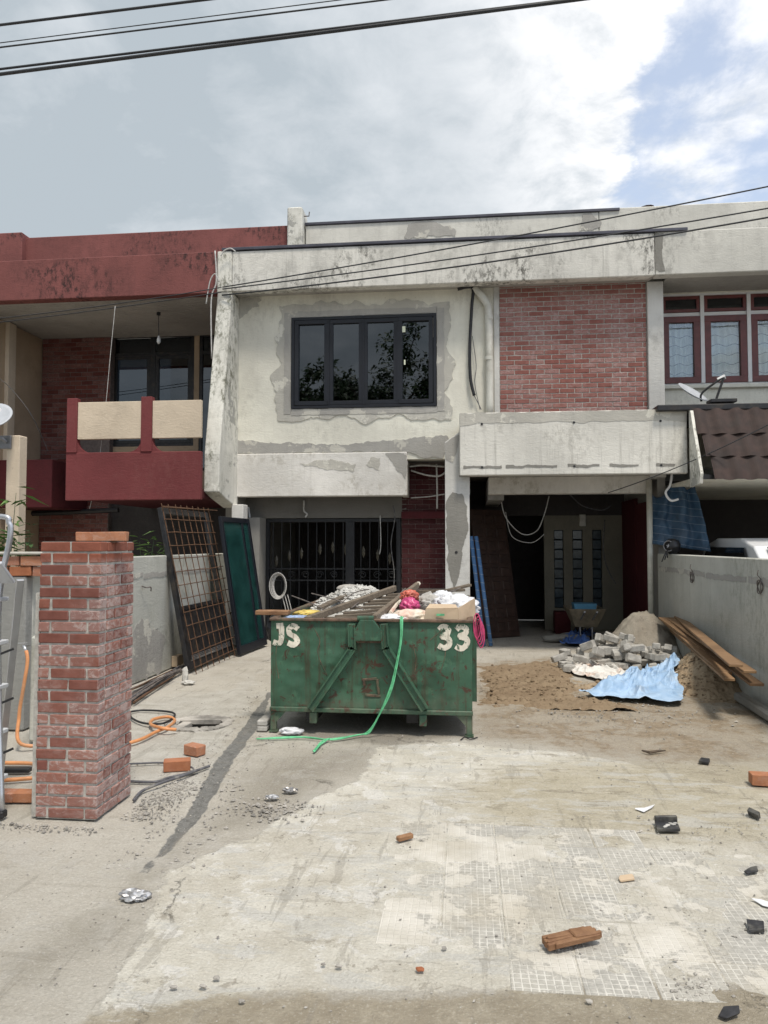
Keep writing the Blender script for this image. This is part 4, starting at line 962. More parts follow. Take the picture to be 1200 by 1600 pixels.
# ------------------------------------------------------------------ boundary walls and pillar
XLW, XRW = -3.88, 3.0
lw = thing('boundary_wall', (-3.94, 9, 0), 'grey-white rendered side wall running from the red house to the brick pillar', 'wall')
B('wall_body', 'boundary_white', lw, XLW-.12, XLW, 6.3, 11.74, 0, 1.50, ch=.01)
PLW = lambda a_, b2: V((XLW+.001, a_, b2))
for i, (y0, y1) in enumerate(((6.6,8.6),(8.62,9.9),(9.95,11.5))):
    patch('cement_chase', [(y0,1.23),(y1,1.25),(y1,1.30),(y0,1.29)], PLW, M['cement'], lw, .004, .018, .05, i*2.0+1, (1,0,0))
patch('damp_patch', [(7.2,.02),(9.2,.02),(9.3,.45),(8.6,.75),(8.2,.55),(7.6,.70)], PLW, M['cement'], lw, .003, .06, .07, 5, (1,0,0))
rw = thing('boundary_wall', (3.06, 9, 0), 'white side wall with mould, grey cement groove and wire loops beside the sand heap', 'wall')
B('wall_body', 'boundary_white', rw, XRW, XRW+.12, 4.0, 11.9, 0, 1.50, ch=.01)
PRW = lambda a_, b2: V((XRW-.001, a_, b2))
for i, (y0, y1, z_) in enumerate(((4.1,6.2,1.26),(6.1,8.2,1.27),(8.25,9.6,1.26),(9.65,11.8,1.27))):
    patch('cement_chase', [(y0,z_-.03),(y1,z_-.035),(y1,z_+.035),(y0,z_+.03)], PRW, M['cement'], rw, .004, .02, .05, i*2.0, (-1,0,0))
for px, py in ((1081,902),(1187,917)):
    c0 = PX(px, py, XRW-.02); q = MB(); q.tube([c0+V((-.01*math.sin(a*1.5), .055*math.cos(a), .07*math.sin(a))) for a in [k*.5 for k in range(30)]], .006, 6); q.tube([c0+V((.02,0,.07)), c0+V((-.02,0,.12)), c0+V((-.01,0,.17))], .005, 5); q.build('wire_loop', M['rust_grey'], rw)
c0 = PX(225, 918, XLW+.02); q = MB(); q.tube(bez([c0+V((0,-.06,.02)), c0+V((.03,0,0)), c0+V((.05,.08,.0)), c0+V((.04,.11,-.05))], 4), .008, 6); q.build('wire_loop', M['rust_grey'], lw)

fw = thing('front_wall', (-4.6, 6.25, 0), 'low grey cement wall with loose red bricks on top behind the ladder', 'wall')
B('wall_body', 'boundary_grey', fw, -6.5, -3.885, 6.2, 6.32, 0, 1.36, ch=.012)
B('pier_slab', 'boundary_white', fw, -3.62, -3.28, 5.85, 5.98, 0, 0.88, ch=.02)
q = MB(); q.box(-6.5, -3.7, 6.17, 6.34, 1.555, 1.58, .008); q.build('mortar_cap', M['cement_smear'], fw)
x = -5.6; k = 0
for zz, off in ((1.405,0.0),(1.495,.1)):
    x = -5.6-off
    while x < -3.75:
        inst('brick', bmesh_brick(.205,.085,.11,'brick_loose',k % 3), fw, (x+.1, 6.25+R_.uniform(-.01,.01), zz+R_.uniform(-.004,.004)), (R_.uniform(-.03,.03), R_.uniform(-.04,.04), R_.uniform(-.05,.05))); x += .215+R_.uniform(0,.015); k += 1

# brick pillar
PXa, PXb, PYa, PYb = -2.585, -2.185, 4.25, 4.72
PH = 24*0.0695
pl_ = thing('brick_pillar', (-2.385, 4.48, 0), 'square red brick gate pillar with white mortar smears standing beside the aluminium ladder', 'pillar')
B('mortar_core', 'mortar', pl_, PXa+.015, PXb-.015, PYa+.015, PYb-.015, 0, PH-.004)
CH = 0.0695; J = .0125
def pb(x0, x1, y0, y1, z, m_='brick_pillar'):
    L, D = x1-x0-J, y1-y0-J
    inst('brick', bmesh_brick(round(L,3), CH-J, round(D,3), m_, R_.randrange(4)), pl_, ((x0+x1)/2+R_.uniform(-.0025,.0025), (y0+y1)/2+R_.uniform(-.0025,.0025), z+R_.uniform(-.0012,.0012)), (R_.uniform(-.004,.004), R_.uniform(-.004,.004), R_.uniform(-.008,.008)))
Wp, Dp = PXb-PXa, PYb-PYa; hw = .1
for r in range(24):
    z = (r+.5)*CH; lean = 0.0
    if r % 2 == 0:
        for (a, b_) in ((PXa, PXa+.08), (PXa+.08, PXb-.085-.0)): pb(a, b_, PYa, PYa+hw, z)
        pb(PXb-.085, PXb, PYa, PYa+hw, z)
        pb(PXb-hw, PXb, PYa+hw, PYa+hw+.19, z); pb(PXb-hw, PXb, PYa+hw+.19, PYb, z); pb(PXa, PXa+hw, PYa+hw, PYb-hw, z); pb(PXa, PXa+.2, PYb-hw, PYb, z); pb(PXa+.2, PXb-hw, PYb-hw, PYb, z)
    else:
        pb(PXa, PXa+Wp/2, PYa, PYa+hw, z); pb(PXa+Wp/2, PXb, PYa, PYa+hw, z)
        pb(PXb-hw, PXb, PYa+hw, PYa+hw+.10, z); pb(PXb-hw, PXb, PYa+hw+.10, PYb-.09, z); pb(PXb-hw, PXb, PYb-.09, PYb, z); pb(PXa, PXa+hw, PYa+hw, PYb-hw, z); pb(PXa, PXb-hw, PYb-hw, PYb, z)
B('mortar_edge', 'mortar', pl_, PXa-.03, PXa+.002, PYa+.03, PYb-.05, 0, 1.35)
for (px, py, rz, nm) in ((176,833,.25,0),(136,833,.5,1)):
    c0 = PY(px, py, 4.45); o = inst('loose_brick', bmesh_brick(.20,.058,.095,'brick_loose',nm), None, (c0.x, 4.43+.09*nm, PH+.0295), (0,0,rz)); tag(o, ('bright orange brick lying flat on top of the brick pillar','small yellowish brick lying behind another on top of the pillar')[nm], 'brick')

# the two bricks by the channel, one at the right edge
for (px, py, rz, lab, L) in ((304,1178,-.45,'orange brick lying flat near the drain hole', .15), (277,1202,.32,'brown brick on edge lying on black cables near the channel', .19), (1197,1225,-.1,'tan brick lying alone near the right-hand wall', .2)):
    c0 = PZ(px, py); o = inst('loose_brick', bmesh_brick(L,.075,.095,'brick_loose',0), None, (c0.x, c0.y, .034), (0,0,rz)); tag(o, lab, 'brick')

# ------------------------------------------------------------------ stepladder at the left edge
ld = thing('stepladder', (-2.85, 4.2, 0), 'aluminium folding stepladder standing beside the brick pillar', 'ladder')
base = PZ(3, 1278); bx, by = base.x, base.y
q = MB(); tp = PY(14, 812, by+.22)
rail = [V((bx-.0, by, 0)), V((tp.x-.045, by+.2, 1.2)), V((tp.x+.01, by+.22, tp.z-.12)), V((tp.x, by+.22, tp.z-.02)), V((tp.x-.05, by+.22, tp.z+.02)), V((tp.x-.45, by+.22, tp.z+.02))]
q.tube(bez(rail, 6), .018, 10); q.build('front_rail', M['aluminium'], ld, smooth=True)
q = MB(); b2 = V((PY(6,1200,by+.7).x+.02, by+.62, 0)); q.bar(b2, V((tp.x+.055, by+.27, 1.42)), .045, .022, ch=.003); q.build('rear_leg', M['aluminium'], ld)
q = MB(); q.bar(V((bx-.5, by, 0)), V((tp.x-.5, by+.22, 1.5)), .045, .022, ch=.003); q.build('front_rail', M['aluminium'], ld)
for k in range(5):
    f_ = .22+k*.27; c0 = V((bx, by, 0)).lerp(V((tp.x-.03, by+.22, 1.5)), f_/1.5); q = MB(); q.box(c0.x-.47, c0.x-.015, c0.y-.01, c0.y+.085, c0.z-.018, c0.z+.008, .004); q.build('step', M['step_plastic'], ld)
q = MB(); s0 = PY(0, 900, by+.1); q.obox((s0.x-.22, by+.14, s0.z+.02), ((1,0,0),(0,.75,-.66),(0,.66,.75)), (.25,.10,.012), .005); q.build('top_step', M['step_plastic'], ld)
for k in range(3):
    c0 = V((bx, by, 0)).lerp(V((tp.x-.03, by+.22, 1.5)), .25+.2*k); q = MB(); q.bar(c0+V((-.03,.02,-.02)), c0+V((.04,.05,.01)), .008, .014); q.build('clip', M['black_rubber'], ld)
q = MB(); q.box(bx-.025, bx+.02, by-.03, by+.03, 0, .045, .008); q.build('foot', M['black_rubber'], ld)

# tap with orange hose
tp_ = thing('garden_tap', (-3.45, 5.84, .8), 'chrome garden tap on the low wall feeding the orange hose', 'tap')
c0 = PY(42, 1010, 5.8); q = MB(); q.tube([V((c0.x-.03,5.86,c0.z)), V((c0.x-.03,5.80,c0.z)), V((c0.x,5.77,c0.z-.005)), V((c0.x+.02,5.76,c0.z-.04))], [.012,.016,.014,.011], 8); q.build('spout', M['aluminium'], tp_, smooth=True)
q = MB(); q.bar(V((c0.x-.08,5.80,c0.z+.025)), V((c0.x,5.80,c0.z+.03)), .014, .008); q.build('handle', M['aluminium'], tp_)
hs = [V((c0.x+.02,5.76,c0.z-.03)), V((c0.x+.045,5.74,c0.z-.12)), V((c0.x+.035,5.70,c0.z-.35)), V((c0.x+.02,5.68,.25)), V((c0.x+.08,5.62,.05)), V((c0.x+.35,5.75,.016)), PZ(110,1175,.016), PZ(205,1160,.016), PZ(245,1143,.016), PZ(262,1136,.016), PZ(273,1126,.016), PZ(262,1120,.018), PZ(240,1124,.022), PZ(236,1132,.028), PZ(255,1138,.04), PZ(275,1140,.02)]
q = MB(); q.tube(bez(hs, 7), .0145, 9); tag(q.build('garden_hose', M['orange_hose'], None, smooth=True), 'orange hose running from the tap behind the brick pillar to the drain hole', 'hose')
hs = [PZ(-40,1192,.016), PZ(8,1192,.016), PZ(48,1193,.016), PZ(90,1200,.016), PZ(100,1212,.016), PZ(50,1216,.016), PZ(5,1219,.016), PZ(-45,1220,.016)]
q = MB(); q.tube(bez(hs, 7), .014, 9); tag(q.build('garden_hose', M['orange_hose'], None, smooth=True), 'loop of orange hose lying on the ground behind the stepladder', 'hose')
q = MB(); q.bar(PZ(-20,1203,.02), PZ(48,1203,.02), .05, .03, ch=.005); tag(q.build('steel_bar', M['black_steel'], None), 'dark flat bar lying on the ground between the orange hose loops', 'bar')
for j, (px,py) in enumerate(((8,1250),(38,1250))):
    c0 = PZ(px, py); tag(inst('loose_brick', bmesh_brick(.15,.06,.095,'brick_loose',j), None, (c0.x, c0.y, .028), (0,0,.05)), ('dusty brick on the ground beside the ladder foot','dusty brick on the ground touching the pillar edge')[j], 'brick')

def cable(name, pts, r, m_, label, cat='cable', n=7, grp=None):
    q_ = MB(); q_.tube(bez(pts, 7), r, n); return tag(q_.build(name, M[m_], None, smooth=True), label, cat, grp)
cable('electric_cable', [PZ(150,1128,.012), PZ(205,1112,.012), PZ(235,1110,.012), PZ(268,1113,.012), PZ(272,1120,.012), PZ(255,1130,.03), PZ(225,1130,.012), PZ(206,1122,.012), PZ(203,1113,.014)], .010, 'black_rubber', 'black cable looped on the ground beside the orange hose and drain hole')
cable('electric_cable', [PZ(170,1195,.009), PZ(215,1193,.009), PZ(255,1192,.009), PZ(297,1198,.02), PZ(300,1206,.009), PZ(280,1212,.009), PZ(240,1222,.009)], .007, 'grey_cable', 'thin grey cable passing under the brown brick')
cable('electric_cable', [PZ(190,1220,.011), PZ(240,1222,.011), PZ(265,1215,.012), PZ(295,1208,.012), PZ(327,1197,.012)], .010, 'grey_cable', 'thick grey cable pointing at the mortar channel')
cable('electric_cable', [PZ(209,1250,.011), PZ(222,1236,.011), PZ(250,1224,.026), PZ(280,1214,.022), PZ(310,1203,.02)], .010, 'grey_cable', 'grey cable curling from the pillar foot across another cable')

# bundle of rebar and offcuts against the left wall
for k in range(16):
    a = PZ(196+R_.uniform(0,16), 1100-R_.uniform(0,22), .012+.012*(k % 4)); b_ = PZ(266+R_.uniform(0,26), 1058-R_.uniform(-2,22), .015+.016*(k % 5))
    a.x = max(a.x, XLW+.02); b_.x = max(b_.x, XLW+.02)
    q = MB(); q.tube([a, a.lerp(b_,.5)+V((0,0,R_.uniform(0,.01))), b_], R_.choice([.007,.009,.012]), 6)
    tag(q.build('steel_rod', M[R_.choice(['rust_grey','rust_grey','rust','grey_cable','black_steel'])], None), 'thin steel rod in the loose bundle along the left wall', 'rod', 'rods bundled along the left wall')
c0 = PX(278,1040,XLW+.06); tag(B('timber_offcut','cardboard',None, XLW+.01, XLW+.09, c0.y-.1, c0.y+.12, 0.02, .16, ch=.006), 'small tan timber offcut standing against the left wall', 'offcut')
c0 = PZ(289,1068); q = MB(); q.blob(c0+V((0,0,.10)), .05, 2, .35, 2, 4, (.7,.7,2.2)); q.blob(c0+V((.05,-.02,.02)), .06, 2, .35, 2, 7, (1.3,1,.4)); tag(q.build('concrete_lump', M['rubble'], None), 'white concrete lump standing at the foot of the rebar mesh', 'rubble')

# ------------------------------------------------------------------ leaning frames
def quad(BL, BR, TL): u = (BR-BL); v = (TL-BL); return BL, u, v
class Pan:
    """panel spanned by bottom-left, bottom-right, top-left"""
    def __init__(s, BL, BR, TL):
        s.o = V(BL); s.U = V(BR)-V(BL); s.Vv = V(TL)-V(BL); s.w = s.U.length; s.h = s.Vv.length; s.u = s.U.normalized(); s.v = s.Vv.normalized(); s.n = s.u.cross(s.v).normalized()
    def P(s, a, b_, d=0.0): return s.o+s.u*a+s.v*b_+s.n*d
    def bar(s, mb, a0, b0, a1, b1, w, d, off=0.0, ch=.003): mb.bar(s.P(a0,b0,off), s.P(a1,b1,off), w, d, up=s.n, ch=ch)
BLf = V((-3.52, 9.16, .0)); BRf = V((-3.47, 10.8, .0)); TLf = V((-4.02, 9.38, 2.13))
BLf.z += .03; BRf.z += .03
f1 = Pan(BLf, BRf, TLf)
dr = thing('steel_door_frame', BLf, 'black steel door frame with lower panel leaning on the left wall behind the rusty mesh', 'door frame')
q = MB(); f1.bar(q, .04,0,.04,f1.h,.085,.06); f1.bar(q, f1.w-.04,0,f1.w-.04,f1.h,.085,.06); f1.bar(q, .085,f1.h-.045,f1.w-.085,f1.h-.045,.085,.056); f1.bar(q, .085,.05,f1.w-.085,.05,.10,.056); f1.bar(q, .085,.80,f1.w-.085,.80,.05,.05); q.build('frame', M['black_steel'], dr)
q = MB(); q.obox(f1.P(f1.w/2,.45,0), (f1.u,f1.v,f1.n), (f1.w/2-.087,.325,.006)); q.build('lower_panel', M['black_steel'], dr)
q = MB(); f1.bar(q, .12,0,.12,f1.h*.98,.05,.03,-.05); q.build('side_channel', M['rust_grey'], dr)
for k in range(4): q = MB(); f1.bar(q, .12,.11+.018*k,f1.w-.1,.11+.018*k,.008,.012,.035); q.build('bottom_rod', M['steel_grey'], dr)
# rusty mesh
BLm = BLf+f1.n*.09+V((0.02,-.02,.0)); f2 = Pan(BLm, BRf+f1.n*.09+V((.03,-.05,.02)), TLf+f1.n*.06+V((.02,-.10,.0)))
if f1.n.x < 0: raise SystemExit('normal')
ms = thing('rebar_mesh', BLm, 'rusty square rebar mesh panel leaning on the left wall', 'mesh')
nv_, nh_ = 9, 13
for k in range(nv_):
    a = f2.w*k/(nv_-1); q = MB(); q.tube([f2.P(a+.012*nz(k,j*.7), -.06+(f2.h+.1)*j/6, .004+.015*nz(k*.8,j*.5,3)) for j in range(7)], .0065, 5); q.build('vertical_bar', M['rust'], ms)
for k in range(nh_):
    b_ = .03+f2.h*k/(nh_-1)*.985; q = MB(); q.tube([f2.P(-.04+(f2.w+.09)*j/6, b_+.01*nz(k,j*.6,5), .017+.015*nz(k*.7,j*.6,3)) for j in range(7)], .0065, 5); q.build('horizontal_bar', M['rust'], ms)
q = MB(); f2.bar(q, -.05, f2.h-.02, f2.w+.28, f2.h-.0, .012, .012, .03); q.build('loose_bar', M['rust'], ms)
# green glazed sliding door leaf
BL3 = V((-3.30,10.62,.02)); BR3 = V((-3.20,11.75,.02)); TL3 = V((-3.64,10.68,2.06))
f3 = Pan(BL3, BR3, TL3)
gd_ = thing('glazed_door_leaf', BL3, 'dark framed sliding door leaf with green tinted glass leaning near the fin wall', 'door')
q = MB(); f3.bar(q,.035,0,.035,f3.h,.07,.05); f3.bar(q,f3.w-.035,0,f3.w-.035,f3.h,.07,.05); f3.bar(q,.07,f3.h-.04,f3.w-.07,f3.h-.04,.08,.046); f3.bar(q,.07,.06,f3.w-.07,.06,.12,.046); q.build('frame', M['dark_frame'], gd_)
simple('green_film', (0.012,0.045,0.042), 0.12, 0.35, 3, 0.02)
q = MB(); q.obox(f3.P(f3.w/2,f3.h/2,0), (f3.u,f3.v,f3.n), (f3.w/2-.068,f3.h/2-.08,.004)); q.build('pane', M['green_film'], gd_)
q = MB(); f3.bar(q, f3.w*.72, .12, f3.w*.72, f3.h-.08, .06, .04); q.build('stile', M['dark_frame'], gd_)

# ------------------------------------------------------------------ the skip
YS = 6.42; SX0, SX1, ST, SB = -1.705, 0.065, 0.975, 0.215; SYB = 9.5
sk = thing('waste_skip', (-.82, 8, 0), 'battered green steel skip marked JS 33 heaped with building rubble', 'skip')
def S(px, py, d=0.0): p_ = PY(px, py, YS-d); return p_
def pany(x, z):
    u = (x-SX0)/(SX1-SX0); v = (z-SB)/(ST-SB); k = max(0, min(1, u*12, (1-u)*12, (1-v)*6, v*6)); return YS+.002+k*(.05*fbm(u*4,v*2.4,2,1.0)+.012*fbm(u*14,v*7,5,1.0)-.006)
q = MB(); q.grid(80, 36, lambda u, v: (SX0+u*(SX1-SX0), pany(SX0+u*(SX1-SX0), SB+v*(ST-SB)), SB+v*(ST-SB))); q.add([(SX0,YS+.045,SB),(SX1,YS+.045,SB),(SX1,YS+.045,ST),(SX0,YS+.045,ST)], [(3,2,1,0)]); q.build('front_panel', M['skip_green'], sk, smooth=True)
for x0, x1 in ((SX0, SX0+.01), (SX1-.01, SX1)): B('side_panel', 'skip_green', sk, x0, x1, YS+.013, SYB, SB, ST)
B('rear_panel', 'skip_green', sk, SX0+.011, SX1-.011, SYB-.012, SYB, SB, ST); B('floor_plate', 'skip_green', sk, SX0+.01, SX1-.01, YS+.013, SYB-.013, SB, SB+.012)
simple('rim_rust', (0.12,0.075,0.05), 0.7, 0.5, 14, 0.3, dirt=(0.05,0.10,0.06))
q = MB(); q.box(SX0-.01, SX1+.01, YS-.028, YS+.03, ST-.002, ST+.022, .005); q.box(SX0-.012, SX0+.04, YS+.031, SYB, ST-.002, ST+.022, .005); q.box(SX1-.04, SX1+.012, YS+.031, SYB, ST-.002, ST+.022, .005); q.build('rim', M['rim_rust'], sk)
q = MB(); q.box(SX0-.004, SX1+.004, YS-.022, YS+.02, SB-.035, SB+.004, .005); q.build('bottom_rail', M['skip_green'], sk)
for side in (-1, 1):
    xe = SX0 if side < 0 else SX1; s1 = -side
    for yy in (YS-.004, SYB-.03):
        q = MB(); q.box(min(xe, xe+s1*.052), max(xe, xe+s1*.052), yy, yy+.045, 0.012, SB-.036 if yy < YS+.1 else ST-.004, .004)
        q.prism([V((xe+s1*.053, yy+.002, SB-.036)), V((xe+s1*.14, yy+.002, SB-.036)), V((xe+s1*.053, yy+.002, SB-.13))], (0,.012,0)); q.box(min(xe-s1*.01, xe+s1*.065), max(xe-s1*.01, xe+s1*.065), yy-.01, yy+.06, 0, .012); q.build('leg', M['skip_green'], sk)
    for k in range(5): yk = YS+.4+k*.6; q = MB(); q.box(min(xe+side*.001, xe+side*.045), max(xe+side*.001, xe+side*.045), yk, yk+.06, SB, ST-.004, .004); q.build('side_rib', M['skip_green'], sk)
# hook frame: two kinked channels with a cap between them
def chan_(pts, w, d, name):
    q_ = MB(); P_ = [S(*p_) for p_ in pts]
    for a, b_ in zip(P_[:-1], P_[1:]):
        mid = (a+b_)/2; dv = (b_-a).normalized(); a2 = a-dv*.012; b2 = b_+dv*.012
        q_.bar(V((a2.x,YS-d/2-.007,a2.z)), V((b2.x,YS-d/2-.007,b2.z)), w, d, up=(0,-1,0), ch=.004)
        sd2 = dv.cross(V((0,1,0))).normalized()
        for s_ in (-1, 1): q_.bar(V((a2.x,YS-d-.017,a2.z))+sd2*s_*(w/2-.007), V((b2.x,YS-d-.017,b2.z))+sd2*s_*(w/2-.007), .012, .022, up=(0,-1,0))
    return q_.build(name, M['skip_green'], sk)
chan_([(551,976),(552,1012),(488,1105)], .068, .05, 'brace'); chan_([(601,976),(604,1012),(663,1105)], .068, .05, 'brace')
cp = MB(); pts = [S(555,1000),(S(555,985)),(S(564,967)),(S(584,967)),(S(599,985)),(S(599,1000))]
cp.prism([V((p_.x,YS-.075,p_.z)) for p_ in pts], (0,.066,0)); cp.build('hook_plate', M['skip_green'], sk, bevel=.006)
q = MB(); a, b_ = S(560,965), S(585,965); q.tube([V((a.x,YS-.05,a.z)), V((b_.x,YS-.05,b_.z))], .022, 10); q.build('hook_bar', M['skip_green'], sk)
q = MB(); a, b_ = S(556,1001), S(599,1001); q.box(a.x, b_.x, YS-.04, YS-.008, a.z-.014, a.z+.01, .003); q.build('cross_weld', M['rim_rust'], sk)
for px in (490, 661):
    a = S(px,1108); q = MB(); q.box(a.x-.032, a.x+.032, YS-.03, YS+.05, .085, SB-.036, .005); q.build('foot_stub', M['skip_green'], sk)
for x in (-1.36, -.46): B('runner', 'black_steel', sk, x-.05, x+.05, YS+.1, SYB-.1, .08, SB-.002)
q = MB()
for (a, b_) in (((566,1062),(589,1060)), ((589,1061),(592,1085)), ((570,1086),(595,1088)), ((569,1063),(569,1071))):
    p_, r_ = S(*a), S(*b_); q.bar(V((p_.x,pany(p_.x,p_.z)-.003,p_.z)), V((r_.x,pany(r_.x,r_.z)-.003,r_.z)), .022, .016, up=(0,-1,0), ch=.003)
q.build('weld_scar', M['rim_rust'], sk)
for pts in (((487,975),(500,1000),(497,1020),(511,1055)), ((646,1010),(650,1030),(648,1050)), ((672,1000),(690,985),(705,975)), ((433,1000),(431,1030),(436,1060)), ((693,985),(696,1020),(688,1050))):
    q = MB(); q.tube([V((p_.x, pany(p_.x, p_.z)-.001, p_.z)) for p_ in bez([V((S(*p2).x, 0, S(*p2).z)) for p2 in pts], 5)], .003, 5); q.build('rust_line', M['rim_rust'], sk)
# painted marks J S 3 3
def stroke(mb, pts, w):
    P_ = bez([V((S(*p_).x, 0, S(*p_).z)) for p_ in pts], 6); vs_ = []
    for i, p_ in enumerate(P_):
        d = (P_[min(i+1,len(P_)-1)]-P_[max(i-1,0)]).normalized(); s_ = V((-d.z,0,d.x))*w/2*(1+.16*nz(i*.6,p_.x*9))
        vs_ += [(p_.x+s_.x*f_, pany(p_.x+s_.x*f_, p_.z+s_.z*f_)-.005, p_.z+s_.z*f_) for f_ in (1,0,-1)]
    mb.add(vs_, [(3*i+k,3*i+k+1,3*i+k+4,3*i+k+3) for i in range(len(P_)-1) for k in (0,1)])
LW = .048
for pts in ([[(432,978),(443,977)],[(440,978),(440,997),(436,1005),(427,1003)]], [[(466,983),(459,978),(452,982),(453,990),(461,995),(465,1002),(459,1007),(450,1004)]], [[(686,984),(692,979),(700,982),(699,990),(691,994),(701,998),(702,1007),(694,1012),(685,1008)]], [[(713,984),(719,979),(728,982),(727,990),(718,994),(729,998),(729,1007),(721,1013),(712,1009)]]):
    q = MB()
    for st_ in pts: stroke(q, st_, LW)
    q.build('painted_mark', M['skip_letter'], sk)

# ---- waste in the skip
def skz(x, y):
    a = .88+.27*math.exp(-((x+1.22)/.46)**2-((y-8.45)/.65)**2)+.20*math.exp(-((x+.25)/.42)**2-((y-7.6)/.8)**2)
    return a+.02*fbm(x,y,1,5)
rb = MB(); rb.grid(60, 90, lambda u, v: (SX0+.015+u*(SX1-SX0-.03), YS+.06+v*(SYB-YS-.09), max(SB+.1, skz(SX0+u*(SX1-SX0), YS+v*(SYB-YS))+.03*fbm(u*20,v*34,0,1))))
gr = rb
for i in range(3000):
    x = R_.gauss(-1.15, .32); y = R_.gauss(8.1, .6)
    if not (SX0+.04 < x < SX1-.04 and YS+.08 < y < SYB-.08): continue
    pebble(x, y, R_.choice([.008,.010,.012,.014,.018,.026,.036])*R_.uniform(.7,1.2), skz(x,y)+.012)
for i in range(900):
    x = R_.uniform(SX0+.06, SX1-.06); y = R_.uniform(YS+.1, SYB-.2); pebble(x, y, R_.uniform(.006,.02), skz(x,y)+.012)
o = rb.build('rubble_fill', M['rubble'], None, fix=False); tag(o, 'heap of broken white plaster and mortar rubble filling the green skip', 'rubble', kind='stuff')
def bag(name, px, py, y, r, m_, lab, cat, sq=(1,1,1), amp=.35, fr=2.2, seed=1, sub=4):
    c0 = PY(px, py, y); q_ = MB(); q_.blob(c0, r, sub, amp, fr, seed, sq, True); return tag(q_.build(name, M[m_], None, smooth=True), lab, cat)
c0 = PY(543,919,8.5); q = MB(); q.blob(V((c0.x, 8.5, c0.z)), .085, 3, .15, 1.5, 2, (1.5,1.2,.55)); tag(q.build('stone_slab', M['stone'], None, smooth=True), 'flat pale stone resting on the rubble peak in the skip', 'stone')
bag('plastic_bag', 640, 947, 6.85, .085, 'plastic_pink', 'crumpled bright pink plastic bag among the skip waste', 'bag', (.95,.9,.85), .5, 2.4, 2)
bag('red_cloth', 640, 932, 7.0, .07, 'plastic_red', 'crumpled orange red wrapper above the pink bag in the skip', 'wrapper', (1.1,1,.8), .6, 2.6, 5)
bag('plastic_bag', 712, 949, 6.95, .17, 'plastic_white', 'big crumpled white plastic bag on the right of the skip', 'bag', (1.15,1,.62), .55, 3.2, 8)
bag('plastic_bag', 691, 937, 7.2, .10, 'plastic_white', 'round bluish white plastic bag behind the big white one in the skip', 'bag', (1.1,1,.8), .45, 2.8, 11)
bag('plastic_bag', 643, 966, 6.66, .135, 'plastic_cream', 'cream sack with reddish stains at the front of the skip', 'sack', (1.35,.8,.55), .4, 2.6, 14)
bag('plastic_bag', 668, 944, 7.1, .12, 'rubble', 'grey sack of mortar waste between the pink and white bags', 'sack', (1.1,1,.7), .5, 3.4, 17)
bag('wrapper', 466, 968, 6.60, .085, 'trash_blue', 'crushed bluish wrapper at the left corner of the skip rim', 'wrapper', (1.4,1,.4), .6, 3, 21)
bag('wrapper', 482, 960, 6.75, .09, 'trash_yellow', 'crushed yellow packet left of the wooden ladder in the skip', 'wrapper', (1.4,1,.4), .6, 3, 24)
bag('foam_sheet', 612, 966, 6.62, .12, 'plastic_white', 'flat white foam sheet between the ladder foot and the cream sack', 'foam', (1.2,1,.3), .3, 3, 27)
bx_ = thing('cardboard_box', PY(698,965,6.6), 'battered open cardboard box at the right front of the skip', 'box')
a, b_ = PY(662,972,6.50), PY(717,951,6.50); q = MB()
cz0, cz1 = a.z-.02, b_.z
q.add([(a.x,6.50,cz0),(b_.x,6.52,cz0),(b_.x-.01,6.53,cz1),(a.x+.02,6.50,cz1-.005)],[(0,1,2,3)]); 
cR = PY(733,972,6.9); q.add([(b_.x,6.52,cz0),(cR.x+.06,6.80,cz0),(cR.x+.05,6.80,cz1+.07),(b_.x-.01,6.53,cz1)],[(0,1,2,3)]); q.add([(a.x,6.50,cz0),(a.x+.04,6.8,cz0),(a.x+.05,6.8,cz1),(a.x+.02,6.5,cz1-.005)],[(3,2,1,0)])
q.build('box_wall', M['cardboard'], bx_, solid=.006)
q = MB(); q.add([(a.x+.02,6.5,cz1-.003),(b_.x-.01,6.53,cz1+.002),(b_.x-.03,6.62,cz1+.025),(a.x+.05,6.60,cz1+.03)],[(0,1,2,3)]); q.build('flap', M['cardboard'], bx_, solid=.005)
q = MB(); g0 = PY(682,960,6.499); q.box(g0.x, g0.x+.07, 6.494, 6.497, g0.z-.012, g0.z+.006); q.build('print', M['strap_green'], bx_)
# old wooden ladder lying on the heap
wl = thing('wooden_ladder', PY(540,950,7.4), 'old weathered wooden ladder lying on top of the skip waste', 'ladder')
La, Lb = PY(478,969,6.44), PY(617,919,7.9); Ra, Rb = PY(585,966,6.42), PY(652,914,8.0)
for a, b_ in ((La, Lb), (Ra, Rb)):
    q = MB(); q.bar(a, b_, .045, .06, ch=.006); q.build('rail', M['timber_old'], wl)
for k in range(9):
    t_ = .06+k*.105; a = La.lerp(Lb, t_)-V((0,0,.052)); b_ = Ra.lerp(Rb, t_)-V((0,0,.052)); d = (b_-a); sk_ = V((0,R_.uniform(-.06,.06),R_.uniform(-.012,.012))); q = MB(); q.bar(a-d*R_.uniform(-.05,.12)-sk_, b_+d*R_.uniform(.05,.35)+sk_, .05, .026, ch=.004); q.build('rung', M['timber_old'], wl)
for k, (a, b_, w, lab) in enumerate(((PY(500,950,7.2), PY(540,930,8.2), .07, 'pale plank beside the rubble on the left of the skip'), (PY(640,925,8.3), PY(725,922,8.0), .07, 'dark wooden batten behind the white bags in the skip'), (PY(636,945,6.9), PY(662,972,6.55), .03, 'thin brown stick leaning by the pink bag in the skip'), (PY(676,928,8.6), PY(735,914,8.8), .08, 'short timber piece at the far right of the skip heap'))):
    q = MB(); q.bar(a, b_, w, .03, ch=.004); tag(q.build('wood_batten', M['timber_old'], None), lab, 'batten')
